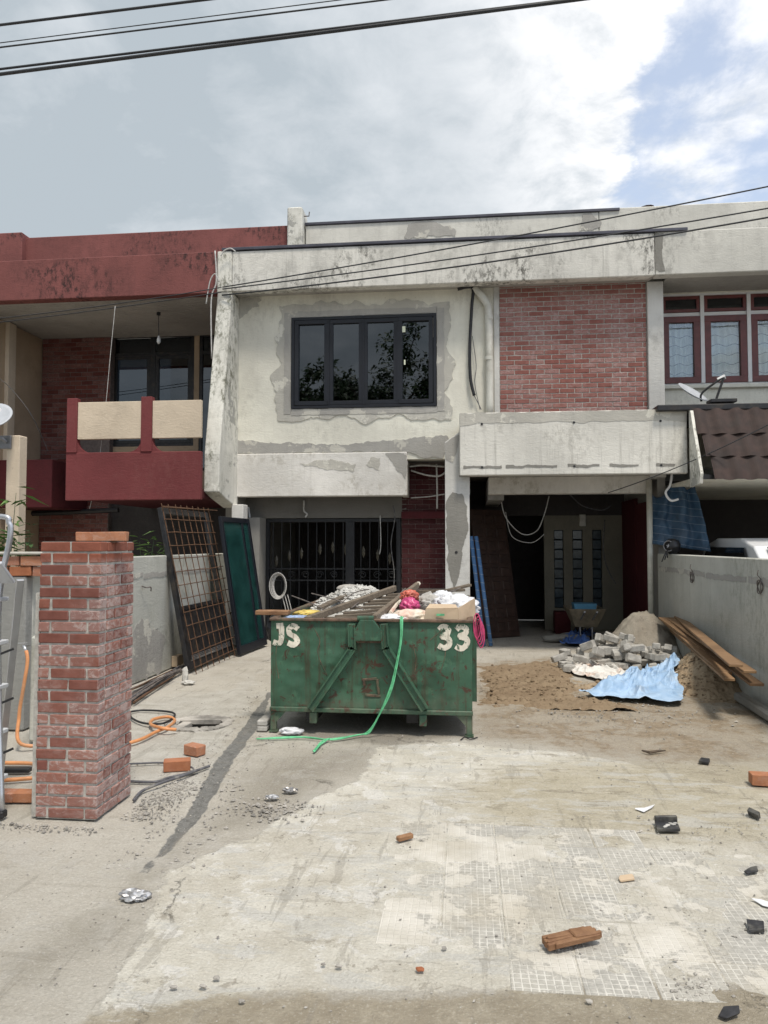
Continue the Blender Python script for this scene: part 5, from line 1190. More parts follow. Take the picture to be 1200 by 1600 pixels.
for k in range(14):
    x = R_.uniform(SX0+.15, SX1-.15); y = R_.uniform(6.6, 8.2); q = MB(); nrm_ = V((R_.uniform(-.5,.5), R_.uniform(-.6,.1), 1)).normalized(); a_ = nrm_.cross(V((0,1,0))).normalized(); b2_ = nrm_.cross(a_)
    sz_ = R_.uniform(.05,.11); pts = [V((x,y,skz(x,y)+.035))+a_*sz_*R_.uniform(.6,1.2)*math.cos(an+R_.uniform(-.3,.3))+b2_*sz_*R_.uniform(.5,1.0)*math.sin(an) for an in [j*1.05 for j in range(6)]]
    q.prism(pts, nrm_*R_.uniform(.012,.025)); tag(q.build('rubble_chunk', M['rubble'], None), 'flat broken piece of pale plaster among the skip waste', 'rubble', 'broken plaster pieces in the skip')
for k in range(7):
    a_ = V((R_.uniform(-1.3,-.2), R_.uniform(6.6,7.2), 1.0+R_.uniform(0,.06))); an = R_.uniform(-.9,.9); b2_ = a_+V((math.sin(an)*.8, .9*math.cos(an), R_.uniform(.05,.22))); q = MB(); q.tube(bez([a_, a_.lerp(b2_,.5)+V((R_.uniform(-.04,.04),0,R_.uniform(0,.05))), b2_], 5), .006, 5); tag(q.build('steel_rod', M['rust_grey'], None), 'thin bent rod sticking out of the skip waste', 'rod', 'thin rods in the skip waste')
q = MB(); q.tube([PY(610,958,6.7), PY(634,925,7.6), PY(654,912,8.2)], [.02,.015,.025], 6); tag(q.build('pink_strip', M['plastic_cream'], None), 'pale pink plastic strip pointing up above the wooden ladder', 'strip')
c0 = PY(407,984,6.7); q = MB(); q.box(c0.x-.03, SX0+.10, 6.62, 6.74, ST+.024, ST+.064, .005); tag(q.build('timber_offcut', M['timber_chip'], None), 'timber offcut jutting over the left edge of the skip', 'offcut')
q = MB(); c0 = PY(411,1003,6.75); q.blob(V((SX0-.075,6.78,.86)), .10, 3, .4, 2.2, 3, (.55,1,1.1), True); tag(q.build('plastic_bag', M['plastic_black'], None, smooth=True), 'black bin bag hanging off the left side of the skip', 'bag')
q = MB(); cx = SX1+.045
for k in range(4): q.tube([V((cx+.012*k+.03*math.cos(a), 6.56+.02*k, .93-.03*k+.11*math.sin(a))) for a in [j*.45 for j in range(15)]], .006, 5)
tag(q.build('pink_rope', M['rope_pink'], None), 'coil of pink cord hanging at the right corner of the skip', 'rope')
# green strap
def ribbon(mb, pts, w, off=0):
    P_ = bez(pts, 8)
    for s_ in range(3): mb.tube([p_+V((w*(s_-1)*(.5+.5*math.sin(i*.35+s_*2)), -.004*s_, .004*math.sin(i*.5+s_))) for i, p_ in enumerate(P_)], .0065, 5, flat=.6)
q = MB(); dn = [V((S(630,968).x,YS+.03,ST+.034)), V((S(628,972).x,YS-.045,ST+.02)), V((S(626,1010).x,YS-.09,S(626,1010).z)), V((S(617,1060).x,YS-.11,S(617,1060).z)), V((S(600,1100).x,YS-.10,S(600,1100).z)), PZ(580,1141,.05), PZ(560,1148,.012), PZ(520,1155,.012), PZ(470,1152,.012), PZ(402,1154,.012)]
ribbon(q, dn, .013); ribbon(q, [PZ(515,1154,.016), PZ(500,1162,.012), PZ(490,1174,.012)], .014); tag(q.build('green_strap', M['strap_green'], None, smooth=True), 'green plastic strapping hanging from the skip and trailing on the ground', 'strap')
c0 = PZ(455,1146); q = MB(); q.blob(c0+V((0,0,.02)), .065, 3, .6, 3, 3, (1.5,.9,.45), True); tag(q.build('plastic_scrap', M['plastic_white'], None, smooth=True), 'torn white plastic scrap on the green strap in front of the skip', 'scrap')
c0 = PZ(408,1143); q = MB(); q.box(c0.x-.04, c0.x+.05, c0.y, c0.y+.2, 0, .045, .008); q.box(c0.x-.04, c0.x+.05, c0.y, c0.y+.2, .048, .095, .008); tag(q.build('paver_block', M['paver'], None), 'grey paver wedged beside the left front leg of the skip', 'paver')

# ------------------------------------------------------------------ sand, pavers, planks, tarps
def heap(name, fn, x0, x1, y0, y1, m_, lab, cat, n=90, kind=None):
    q_ = MB(); q_.grid(n, n, lambda u, v: (x0+u*(x1-x0), y0+v*(y1-y0), fn(x0+u*(x1-x0), y0+v*(y1-y0)))); o_ = q_.build(name, M[m_], None, smooth=True, fix=False); return tag(o_, lab, cat, kind=kind)
hs_ = PX(1088, 1020, 2.45)
def h_sand(x, y):
    g = .46*math.exp(-((x-2.80)/.36)**2-((y-9.1)/.62)**2)+.11*math.exp(-((x-1.75)/.6)**2-((y-8.75)/.33)**2)
    return g+.07*fbm(x,y,0,3)+.06*fbm(x,y,2,8)+.03*fbm(x,y,4,22)-.06
heap('sand_heap', h_sand, .95, 2.995, 7.9, 10.3, 'sand', 'brown sand heap against the right wall under the planks', 'sand heap', 190)
def h_spread(x, y):
    s_ = float(sdf(SPR, np.array(x), np.array(y))); return -.05+.065*max(-.5, min(1, s_/.3))+.05*fbm(x,y,4,2.2)+.075*abs(fbm(x,y,6,5))+.035*fbm(x,y,8,13)
SPR = gp([(735,1040),(860,1030),(905,1045),(920,1085),(1010,1108),(1090,1112),(1120,1118),(1000,1122),(880,1112),(800,1105),(742,1100)])
heap('sand_layer', h_spread, -.1, 2.4, 7.6, 10.8, 'sand_wet', 'trampled wet brown sand spread beside the skip', 'sand', 130, 'stuff')
def h_grav(x, y): return .72*math.exp(-((x-2.62)/.55)**2-((y-11.25)/.55)**2)+.08*fbm(x,y,3,4)+.05*fbm(x,y,5,13)-.06
heap('gravel_heap', h_grav, 1.2, 2.995, 9.9, 12.3, 'gravel_heap', 'grey gravel heap at the foot of the white downpipe', 'gravel heap', 90)
gr = MB()
for i in range(2600):
    if i % 3: 
        q = PZ(R_.uniform(738, 1090), R_.gauss(1075, 22)); x, y = q.x, q.y
    else: x, y = R_.gauss(2.6, .3), R_.gauss(9.0, .5)
    if not (-.05 < x < 2.95 and 7.7 < y < 10.6): continue
    z = max(-.02, h_sand(x,y), h_spread(x,y)); 
    if z < -.01: continue
    pebble(x, y, R_.choice([.006,.008,.010,.012,.016,.024])*R_.uniform(.7,1.3), z+.006)
o = gr.build('sand_clods', M['sand_wet'], None, fix=False); tag(o, 'damp clods and crumbs of sand strewn over the sand heap and layer', 'sand', kind='stuff')
# paver blocks
q = MB(); q.box(-.10,.10,-.05,.05,-.04,.04,.008); pav = []
for v_ in range(4):
    rr = random.Random(v_); me_ = bpy.data.meshes.new('paver_block'); me_.from_pydata([(a+rr.uniform(-.003,.003), b_+rr.uniform(-.003,.003), c_+rr.uniform(-.003,.003)) for a,b_,c_ in q.v], [], q.f); me_.materials.append(M['paver']); pav.append(me_)
pc_ = 0
def hp(x, y): return .30*math.exp(-((x-2.1)/.55)**2-((y-10.3)/.45)**2)
for lay in range(3):
    for i in range(60 if lay == 0 else 40 if lay == 1 else 18):
        x = R_.uniform(1.28, 2.75); y = R_.uniform(9.75, 10.75)
        if lay: x = R_.gauss(2.05, .36); y = R_.gauss(10.2, .24)
        if not (1.25 < x < 2.75): continue
        z = .045+lay*.075*(1 if lay < 2 else .95)+hp(x,y)*(.15+.28*lay)
        rx = R_.uniform(-.35,.35) if lay else R_.uniform(-.12,.12)
        o = inst('paver_block', pav[R_.randrange(4)], None, (x,y,z), (rx+(R_.choice([0,0,math.pi/2]) if lay else 0), R_.uniform(-.4,.4)*(.3+lay*.5), R_.choice([.2,1.2,1.6,.6,-.5])+R_.uniform(-.4,.4)))
        tag(o, 'grey concrete paver block in the tumbled pile before the sand heap', 'paver', 'paver blocks tumbled in a pile'); pc_ += 1
# planks leaning over the heap towards the wall
plk = [((1062,975),(1160,1048),.10,0),((1040,968),(1120,1042),.09,0),((1036,966),(1183,1070),.13,0),((1046,966),(1172,1050),.12,.02),((1042,972),(1135,1052),.11,.0),((1052,985),(1140,1062),.10,-.02),((1060,964),(1150,1040),.12,.03)]
for k, (a, b_, w, dz) in enumerate(plk):
    A_ = PY(*a, 11.0); B_ = PX(*b_, 2.93-.075*k if k else 2.93)
    q = MB(); q.bar(A_, B_, w, .028, ch=.004); o = q.build('timber_plank', M['timber'], None)
    tag(o, 'long brown timber plank in the stack sloping over the sand heap', 'plank', 'planks sloping over the sand heap')
def PH(px, py, zf):
    z = 0.0
    for _ in range(25): p_ = PZ(px, py, z); z = .5*z+.5*max(0, zf(p_.x, p_.y))
    return p_
def sheet(name, corners, zf, m_, lab, cat, nu=90, nv=60, fold=.05, seed=0.0, ff=2.0):
    (A_, B_, C_, D_) = [V((*PH(*c_, zf)[:2], 0)) for c_ in corners]
    def fn(u, v):
        p_ = A_*(1-u)*(1-v)+B_*u*(1-v)+C_*u*v+D_*(1-u)*v
        uu = u*ff*3+1.2*fbm(u*2,v*2,seed+3,1); vv = v*ff*2
        wx_ = 1.3*mnoise.noise(V((uu*.5, vv*.5, seed+20))); r1 = 1-abs(mnoise.noise(V((uu*.7+vv*.9+wx_, vv*.55-uu*.45, seed))))*2.6; r2 = 1-abs(mnoise.noise(V((uu*.5-vv*.9, vv*1.2+uu*.3+wx_, seed+7))))*2.6; r3 = 1-abs(mnoise.noise(V((uu*2.1+wx_, vv*2.3-uu, seed+2))))*2.4
        e_ = min(u,1-u,v,1-v)*6; e_ = min(1,e_)
        ed = .09*V((fbm(u*3,v*3,seed+11,1), fbm(u*3,v*3,seed+17,1), 0))
        p_ = p_+ed*2.2*(1-.5*e_); 
        z = zf(p_.x,p_.y)+.012+fold*(max(0,r1)**2*.9+max(0,r2)**2*.8+.25*max(0,r3)**2)*(.25+.75*e_)
        return (p_.x+.02*r2, p_.y+.02*r1, z)
    q_ = MB(); q_.grid(nu, nv, fn); o_ = q_.build(name, M[m_], None, smooth=True, fix=False, solid=.003); return tag(o_, lab, cat)
base_z = lambda x, y: max(0.0, h_sand(x,y), h_spread(x,y) if y < 10.6 else 0)
sheet('sandbag_sheet', ((888,1050),(985,1082),(1055,1052),(900,1032)), lambda x, y: base_z(x,y)+.005, 'sack', 'crumpled white woven sack with orange print beside the blue tarpaulin', 'sack', fold=.055, seed=4.0)
sheet('blue_tarpaulin', ((902,1086),(1062,1100),(1062,1040),(985,1056)), lambda x, y: min(base_z(x,y), .17)+.028, 'tarp_blue', 'crumpled light blue tarpaulin lying on the sand before the pavers', 'tarpaulin', fold=.085, seed=1.0, nu=150, nv=110, ff=1.35)
sheet('blue_tarpaulin', ((872,1006),(915,1010),(928,990),(890,992)), lambda x,y: .02, 'tarp_deep', 'small deep blue tarpaulin scrap left of the paver pile', 'tarpaulin', fold=.09, seed=9.0, nu=50, nv=40)
q = MB(); q.tube([V((S(612,1062).x,0,0))]*2, .001, 3)
# ------------------------------------------------------------------ porch things
def leaning_door():
    o_ = thing('panelled_door', (.4,12.4,0), 'dark brown panelled wooden door leaning beside the white column', 'door')
    BL_, BR_ = V((.10,12.25,.0)), V((.66,12.75,.0)); BL_=PZ(757,998); BR_=PZ(812,994); TL_ = PY(733,796,BL_.y+.35)
    f_ = Pan(BL_, BR_, TL_); q_ = MB(); q_.obox(f_.P(f_.w/2,f_.h/2), (f_.u,f_.v,f_.n), (f_.w/2,f_.h/2,.02), .004); q_.build('door_leaf', M['wood_door'], o_)
    for i in range(3):
        for j in range(9):
            q_ = MB(); q_.obox(f_.P(f_.w*(.2+.3*i), f_.h*(.08+.105*j), -.02 if f_.n.y > 0 else .02), (f_.u,f_.v,f_.n), (f_.w*.115,f_.h*.036,.014), .01); q_.build('raised_panel', M['wood_door'], o_)
leaning_door()
for k, (a, b_) in enumerate((((736,838),(756,1009)), ((744,838),(767,1009)))):
    B_ = PZ(*b_); A_ = PY(*a, B_.y+.12); q = MB(); q.tube([B_, A_], .032, 10); tag(q.build('fabric_roll', M['roll_blue'], None, smooth=True), ('blue banded roll leaning nearest the white column','blue banded roll leaning nearest the panelled door')[k], 'roll')
wb = thing('wheelbarrow', (2.0,13.2,0), 'rusty wheelbarrow with a blue tub standing before the glass-block wall', 'wheelbarrow')
ybw = 12.9; A_, B_ = PY(886,952,ybw), PY(942,952,ybw); zt2 = A_.z+.03; zb3 = PY(900,978,ybw).z
q = MB(); t4 = [V((A_.x,ybw-.3,zt2)),V((B_.x,ybw-.3,zt2)),V((B_.x,ybw+.5,zt2)),V((A_.x,ybw+.5,zt2))]; b4 = [V((A_.x+.12,ybw-.12,zb3)),V((B_.x-.12,ybw-.12,zb3)),V((B_.x-.12,ybw+.3,zb3)),V((A_.x+.12,ybw+.3,zb3))]
q.add(t4+b4, [(0,1,5,4),(1,2,6,5),(2,3,7,6),(3,0,4,7),(4,5,6,7)]); q.build('tray', M['barrow'], wb, solid=.006)
for x in (A_.x+.2, B_.x-.2):
    q = MB(); q.tube([V((x,ybw-.6,zt2-.02)), V((x,ybw+.2,zb3-.02)), V(((A_.x+B_.x)/2,ybw+.7,.18))], .016, 7); q.build('handle', M['steel_grey'], wb)
    q = MB(); q.tube([V((x,ybw-.1,zb3)), V((x,ybw-.14,.01))], .016, 7); q.build('leg', M['steel_grey'], wb)
q = MB(); cxw = (A_.x+B_.x)/2; q.tube([V((cxw-.04,ybw+.7,.18)), V((cxw+.04,ybw+.7,.18))], .18, 18); q.build('wheel', M['black_rubber'], wb)
q = MB(); q.prism([V((PY(898,949,ybw).x,ybw-.05,zt2-.06)), V((PY(930,949,ybw).x,ybw-.05,zt2-.06)), V((PY(932,947,ybw).x,ybw-.05,zt2+.07)), V((PY(896,947,ybw).x,ybw-.05,zt2+.07))], (0,.3,0)); tag(q.build('plastic_tub', M['tub_blue'], None), 'blue plastic tub sitting in the wheelbarrow', 'tub')
for px, w, h_, mt, lab in ((874,.28,.4,'brick_maroon','dark red crate standing left of the wheelbarrow'),):
    a = PZ(px, 985); q = MB(); q.box(a.x-w/2, a.x+w/2, 13.9, 14.2, 0, h_, .01); q.box(a.x-w/2+.03, a.x+w/2-.03, 13.89, 13.9, .05, h_-.05, .003); tag(q.build('crate', M['red_dark'], None), lab, 'crate')
for k in range(5):
    a = PZ(868+k*8+R_.uniform(-3,3), 1003-R_.uniform(0,8)); q = MB(); q.blob(a+V((0,0,.06)), .13, 2, .35, 2, k*2.0, (1.5,1,.5)); tag(q.build('rubble_sack', M['cement_dark'], None, smooth=True), 'grey cement lump in the low row left of the blue scrap', 'rubble', 'cement lumps by the blue scrap')
hc = thing('hose_coil', PY(437,915,12.5), 'coil of grey hose hanging on the window grille', 'hose')
c0 = PY(437,915,12.52); q = MB()
for k in range(5): q.tube([V((c0.x+(.10+.012*k)*math.cos(a)+.01*math.sin(k), 12.5-.02*k, c0.z+(.185+.01*k)*math.sin(a))) for a in [j*2*math.pi/24 for j in range(25)]], .009, 6)
q.build('coil', M['white_cable'], hc)
q = MB()
for k in range(3): q.tube(bez([V((c0.x+.05+.05*k,12.47,c0.z-.15)), V((c0.x+.12+.05*k,12.46,c0.z-.4)), V((c0.x+.18+.06*k,12.46,c0.z-.75))], 5), .008, 6)
q.build('tail', M['white_cable'], hc)

# ------------------------------------------------------------------ right-hand side: hanging tarp, helmet, car, dishes
def tf2(u, v):
    top = PY(1019+u*66, 772-u*18+8*math.sin(u*9), 12.0-.2*u); bot = PY(1019+u*92, 850+u*12, 11.9-.3*u)
    p_ = V(top).lerp(V(bot), v); f_ = .05*math.sin(u*16+3*v)+.10*fbm(u*4,v*3,1,1); return (p_.x+.02*fbm(u*6,v*6,4,1), p_.y+f_, p_.z)
q = MB(); q.grid(60, 40, tf2); tag(q.build('blue_tarpaulin', M['tarp_hang'], None, smooth=True, fix=False, solid=.003), 'striped dark blue tarpaulin hanging over the right wall beside the downpipe', 'tarpaulin')
hm = thing('helmet', PX(1052,852,3.06), 'black helmet with a white star lying on the right wall', 'helmet')
c0 = PX(1050,845,3.04); c0.z = 1.62; q = MB(); q.blob(c0, .12, 3, .12, 1.5, 2, (1.0,1.1,.95)); q.build('shell', M['plastic_black'], hm, smooth=True)
dirv = (CAMP-c0).normalized(); sx_ = dirv.cross(V((0,0,1))).normalized(); sy_ = sx_.cross(dirv)
q = MB(); cc = c0+dirv*.10-sx_*-.05; q.tube([cc+sx_*.065*math.cos(a)+sy_*.075*math.sin(a) for a in [k*2*math.pi/24 for k in range(25)]], .006, 6); q.build('ring', M['steel_grey'], hm)
q = MB(); st_ = [cc+dirv*.012+(sx_*math.cos(a)+sy_*math.sin(a))*(.036 if k % 2 == 0 else .015) for k, a in enumerate([math.pi/2+j*math.pi/5 for j in range(10)])]; q.prism(st_, dirv*.004); q.build('star', M['steel_grey'], hm)
q = MB()
for k in range(3): q.tube(bez([c0+V((-.08,-.06,-.05)), c0+V((-.10-.02*k,-.12,-.13)), c0+V((-.10-.04*k,-.12,-.17-.03*k))], 5), .009, 6)
q.build('chin_strap', M['plastic_black'], hm)
# car
car = thing('parked_car', (4.6, 10.9, 0), 'white car parked in the neighbouring porch behind the wall', 'car')
cx0, cx1 = 3.75, 5.45
side = [(a_, b_*1.12) for a_, b_ in [(8.9,.35),(8.85,.75),(9.1,.92),(9.7,.98),(10.35,1.45),(10.8,1.545),(11.8,1.55),(12.3,1.46),(12.95,1.02),(13.2,.95),(13.25,.4),(13.1,.28),(9.1,.28)]]
q = MB(); n_ = len(side); vs_ = []
for x_, ins in ((cx0,.10),(cx0+.12,.0),(cx1-.12,.0),(cx1,.10)):
    for y, z in side: k = ins*(1.0 if z > 1.0 else .25); vs_.append((x_+(k if x_ < 4.5 else -k)*(1 if z>1 else 0), y, z-ins*.25*(1 if z > .9 else 0)))
fs_ = [tuple(range(n_)), tuple(range(3*n_, 4*n_))[::-1]]
for s_ in range(3):
    for i in range(n_): j = (i+1) % n_; fs_.append((s_*n_+i, s_*n_+j, (s_+1)*n_+j, (s_+1)*n_+i))
q.add(vs_, fs_); q.build('body', M['car_white'], car, smooth=False, bevel=.03)
q = MB(); q.add([(cx0+.2,9.80,1.18),(cx1-.2,9.80,1.18),(cx1-.25,10.30,1.59),(cx0+.25,10.30,1.59)], [(0,1,2,3)]); 
q.v = [(a, b_-.03, c_+.02) for a, b_, c_ in q.v]; q.build('windscreen', M['car_glass'], car, solid=.01)
q = MB(); q.add([(cx0+.03,10.2,1.1),(cx0+.03,12.5,1.1),(cx0+.07,12.1,1.60),(cx0+.07,10.6,1.60)],[(0,1,2,3)]); q.build('side_window', M['car_glass'], car, solid=.02)
for x in (cx0-.01, cx1-.19):
    for y in (9.65, 12.4):
        q = MB(); q.tube([V((x,y,.3)), V((x+.2,y,.3))], .3, 20); w_ = q.build('wheel', M['black_rubber'], car); q = MB(); q.tube([V((x-.008,y,.3)), V((x-.002,y,.3))], .18, 16); q.build('rim', M['aluminium'], w_)
# dish on the porch roof
def dishthing(c0, nrm, r, lab, armend):
    o_ = thing('satellite_dish', c0, lab, 'dish'); nrm = V(nrm).normalized(); a = nrm.cross(V((0,0,1))).normalized(); b_ = a.cross(nrm)
    q_ = MB(); rings = 6; vs_ = [V(c0)]; fs_ = []
    for i in range(1, rings+1):
        for k in range(28): an = 2*math.pi*k/28; rr = r*i/rings; vs_.append(V(c0)+a*rr*math.cos(an)+b_*rr*math.sin(an)*1.08+nrm*(.18*r*(i/rings)**2))
    fs_ += [(0,1+k,1+(k+1)%28) for k in range(28)]
    for i in range(rings-1): fs_ += [(1+i*28+k, 1+(i+1)*28+k, 1+(i+1)*28+(k+1)%28, 1+i*28+(k+1)%28) for k in range(28)]
    q_.add(vs_, fs_); q_.build('reflector', M['dish'], o_, smooth=True, solid=.012)
    q_ = MB(); q_.tube(bez([V(c0)-b_*r*.9, V(c0)-b_*r*.6+nrm*r*.5, V(armend)], 4), .016, 7); q_.build('arm', M['black_steel'], o_)
    q_ = MB(); ae = V(armend); q_.tube([ae-a*.02, ae+(V(c0)-ae).normalized()*.10], [.035,.03], 8); q_.build('feed_horn', M['white_plain'], o_); return o_
c0 = PY(1080,616,11.2); o_ = dishthing(c0, (.47,-.48,.80), .225, 'grey satellite dish lying on the flat edge above the tiled porch roof', PY(1132,588,11.0))
q = MB(); q.tube([PY(1118,627,11.0), PY(1131,590,11.0)], .018, 7); q.build('mast', M['black_steel'], o_); q = MB(); a = PY(1127,625,11.0); q.box(a.x-.18, a.x+.18, 10.88, 11.1, a.z-.05, a.z+.0, .006); q.build('base_plate', M['black_steel'], o_)
# pole and dish in front of the red house
pt = thing('concrete_post', (PY(20,800,9.3).x, 9.3, 0), 'beige square post carrying a grey bracket beside the red house', 'post')
a, b_ = PY(10,700,9.3), PY(31,680,9.3); q = MB(); q.box(a.x, b_.x, 9.3, 9.48, 0, b_.z, .012); q.build('shaft', M['beige_rail'], pt)
q = MB(); c0 = PY(8,691,9.28); q.box(c0.x-.09, c0.x+.085, 9.27, 9.298, c0.z-.09, c0.z+.09, .004); q.build('bracket', M['steel_grey'], pt); q = MB(); q.tube(bez([c0+V((.03,-.02,.0)), c0+V((-.03,-.08,.05)), c0+V((-.2,-.12,.06))], 4), .022, 8); q.build('pipe_arm', M['steel_grey'], pt)
c0 = PY(-12,654,9.1); dishthing(c0, (.15,-.75,.75), .26, 'grey satellite dish at the beige post of the red house', PY(-5,640,8.8))

# ------------------------------------------------------------------ plants and trees
def leafpatch(mb, c0, d, up, L, w):
    d = V(d).normalized(); s_ = d.cross(V(up)); s_ = s_.normalized() if s_.length > 1e-4 else V((1,0,0)); n_ = s_.cross(d); c0 = V(c0)
    mb.add([c0, c0+d*L*.35+s_*w+n_*L*.04, c0+d*L*.35-s_*w+n_*L*.04, c0+d*L-V((0,0,L*.12))], [(0,1,3),(0,3,2)])
def bamboo(loc, h_, spread, nst, nl, lab, L=.16, w=.014, m_='plant_leaf'):
    o_ = thing('leafy_plant', loc, lab, 'plant'); st = MB(); lf = MB(); loc = V(loc)
    for i in range(nst):
        a = R_.random()*6.28; t0 = loc+V((R_.uniform(-1,1)*spread*.4, R_.uniform(-1,1)*spread*.3, 0)); t1 = t0+V((math.cos(a)*spread*R_.random(), math.sin(a)*spread*.6*R_.random(), h_*R_.uniform(.7,1.05)))
        pts = [t0, t0.lerp(t1,.5)+V((0,0,h_*.06)), t1]; pts = bez(pts, 5); st.tube(pts, [.012*(1-.08*k) if k < 11 else .003 for k in range(len(pts))], 5)
        for k in range(nl):
            p_ = pts[R_.randrange(3, len(pts))]; an = R_.random()*6.28; d = V((math.cos(an), math.sin(an), R_.uniform(-.4,.6))); leafpatch(lf, p_+V((R_.uniform(-.08,.08),R_.uniform(-.08,.08),R_.uniform(-.06,.08))), d, (0,0,1), L*R_.uniform(.6,1.3), w*R_.uniform(.7,1.3))
    st.build('stem', M['plant_dark'], o_, fix=False); lf.build('foliage', M[m_], o_, fix=False)
c0 = PX(222,862,-4.45); bamboo((-4.45, c0.y, 0), 1.78, .34, 9, 26, 'green bamboo-like plant showing above the left wall by the pillar', .20, .016)
c0 = PY(95,840,8.6); bamboo((c0.x-.0, 8.6, 0), 1.66, .2, 4, 12, 'yellowish leafy shoot peeping over the brick pillar', .13, .014)
bamboo((PY(6,800,8.2).x-.12, 8.2, 0), 2.25, .30, 9, 34, 'pale green leafy shrub at the beige post behind the ladder', .26, .022)
bamboo((PY(45,840,8.0).x, 8.0, 0), 1.78, .22, 8, 30, 'dark glossy shrub between the beige post and the pillar', .10, .024, 'plant_dark')
def tree(loc, h_, r, lab, seed):
    rr = random.Random(seed); o_ = thing('street_tree', loc, lab, 'tree', 'trees across the street'); loc = V(loc)
    tr = MB(); top = loc+V((rr.uniform(-.4,.4), rr.uniform(-.4,.4), h_*.72)); tr.tube(bez([loc, loc+V((.1,.05,h_*.3)), top], 5), [.24,.23,.21,.2,.18,.16,.14,.12,.1,.08,.05], 8)
    lf = MB()
    for k in range(9):
        a = rr.random()*6.28; s_ = loc.lerp(top, rr.uniform(.45,.95)); e2 = s_+V((math.cos(a)*r*.8, math.sin(a)*r*.8, h_*rr.uniform(.05,.25))); tr.tube(bez([s_, s_.lerp(e2,.5)+V((0,0,.2)), e2], 4), [.07,.06,.055,.05,.045,.035,.03,.02,.012], 6)
        for c_ in range(5):
            cc_ = s_.lerp(e2, rr.uniform(.3,1.1))+V((rr.gauss(0,.5), rr.gauss(0,.5), rr.gauss(.1,.5))); cr_ = rr.uniform(.5,1.0)*r/3
            for l_ in range(150):
                d = V((rr.gauss(0,1), rr.gauss(0,1), rr.gauss(0,1))).normalized(); leafpatch(lf, cc_+d*cr_*rr.random()**.4, V((rr.gauss(0,1), rr.gauss(0,1), rr.gauss(-.2,.6))), (rr.random(), rr.random(), .8), rr.uniform(.18,.34), rr.uniform(.05,.09))
    tr.build('trunk', M['bark'], o_, fix=False); lf.build('crown', M['tree_leaf'], o_, fix=False)
tree((-5.9,-11.5,0), 12.4, 2.8, 'tall leafy tree reflected in the middle of the dark window', 1)
tree((-3.2,-12.0,0), 13.2, 3.0, 'tallest leafy tree reflected right of the middle of the dark window', 4)
tree((-0.2,-12.5,0), 12.8, 2.8, 'leafy tree reflected at the right side of the dark window', 2)
tree((-8.8,-10.5,0), 11.2, 2.2, 'shorter leafy tree reflected at the left side of the dark window', 3)

# ------------------------------------------------------------------ overhead wires
def wire(a, b_, r, lab, sag=.15, n=24, ext=(0,0)):
    a = V(a); b_ = V(b_); d = b_-a; a = a-d*ext[0]; b_ = b_+d*ext[1]; q_ = MB()
    q_.tube([a.lerp(b_, k/n)-V((0,0,sag*4*(k/n)*(1-k/n))) for k in range(n+1)], r, 6); return tag(q_.build('overhead_wire', M['cable_line'], None, smooth=True), lab, 'wire')
YL = 10.0
wire(PY(0,39,YL), PY(325,-1,YL-.0), .019, 'single thin power line highest over the street', 0, 24, (1.5,6))
wire(PY(0,67,YL), PY(530,0,YL), .007, 'faint thin wire just above its twin over the street', 0, 24, (1.0,3))
wire(PY(0,74,YL), PY(600,0,YL), .012, 'thin wire just below its faint twin over the street', 0, 24, (1.0,3))
wire(PY(0,108,YL), PY(900,-2,YL), .017, 'thick power cable, upper of the paired lines over the street', 0, 30, (.6,1.6))
wire(PY(0,116,YL), PY(905,-1,YL), .025, 'thick power cable, lower of the paired lines over the street', 0, 30, (.6,1.6))
att = V((-3.92, 11.55, 5.86))
wire(att, PY(1200,266,10.0), .010, 'uppermost service wire from the fin to the right-hand side of the sky', .22, 30, (0,1.2))
wire(att+V((0,0,-.03)), PY(1200,293,10.0), .010, 'middle service wire across the white fascia', .28, 30, (0,1.2))
wire(att+V((0,-.02,-.14)), PY(1200,298,10.0), .012, 'lowest service wire across the white fascia', .36, 30, (0,1.2))
wire(PY(0,498,11.3), att+V((0,-.05,-.1)), .008, 'thin wire crossing the red house soffit to the fin', .06, 20, (.8,0))
wire(PY(0,488,11.3), att+V((0,-.05,-.02)), .008, 'second thin wire under the red fascia to the fin', .10, 20, (.8,0))
wire(PY(950,770,11.3), PY(1200,648,10.0), .007, 'thin wire sagging in front of the tiled porch roof', .14, 20, (0,.6))
q = MB(); q.tube(bez([PY(0,592,10.5),PY(20,610,10.5),PY(50,650,10.5),PY(75,705,10.8)],5), .005, 5); tag(q.build('overhead_wire', M['cable_line'], None), 'thin slack wire hanging down in front of the beige wall', 'wire')

# ------------------------------------------------------------------ scattered debris on the driveway
def chip(pts, h_, m_, name, lab, cat, tilt=0.0):
    P_ = [PZ(*p_) for p_ in pts]; q_ = MB(); q_.prism([p_+V((R_.uniform(-.006,.006),R_.uniform(-.006,.006),-.004+tilt*i)) for i, p_ in enumerate(P_)], (R_.uniform(-.006,.006),0,h_)); nn_ = len(P_); q_.v = [(v[0]+R_.uniform(-.004,.004), v[1]+R_.uniform(-.004,.004), v[2]+(R_.uniform(-.3,.7)*h_ if k_ >= nn_ else 0)) for k_, v in enumerate(q_.v)]; return tag(q_.build(name, M[m_], None, bevel=.003), lab, cat)
bd = thing('black_plastic_tray', PZ(1042,1290), 'black broken plastic box with grey crumbs inside on the tiles edge', 'tray')
P_ = [PZ(*p_) for p_ in ((1027,1300),(1063,1300),(1058,1287),(1023,1286))]
q = MB(); q.prism([p_+V((0,0,.003)) for p_ in P_], (0,0,.012)); q.build('base', M['black_debris'], bd); q = MB(); q.bar(P_[3]+V((.0,0,.024)), P_[2]+V((0,0,.03)), .022, .036, ch=.004); q.build('side', M['black_debris'], bd)
q = MB()
for k in range(7): q.blob(P_[0].lerp(P_[2], .25+.08*k)+V((R_.uniform(-.03,.03),0,.018)), .010, 1, .4, 2, k, (1.4,1,.5))
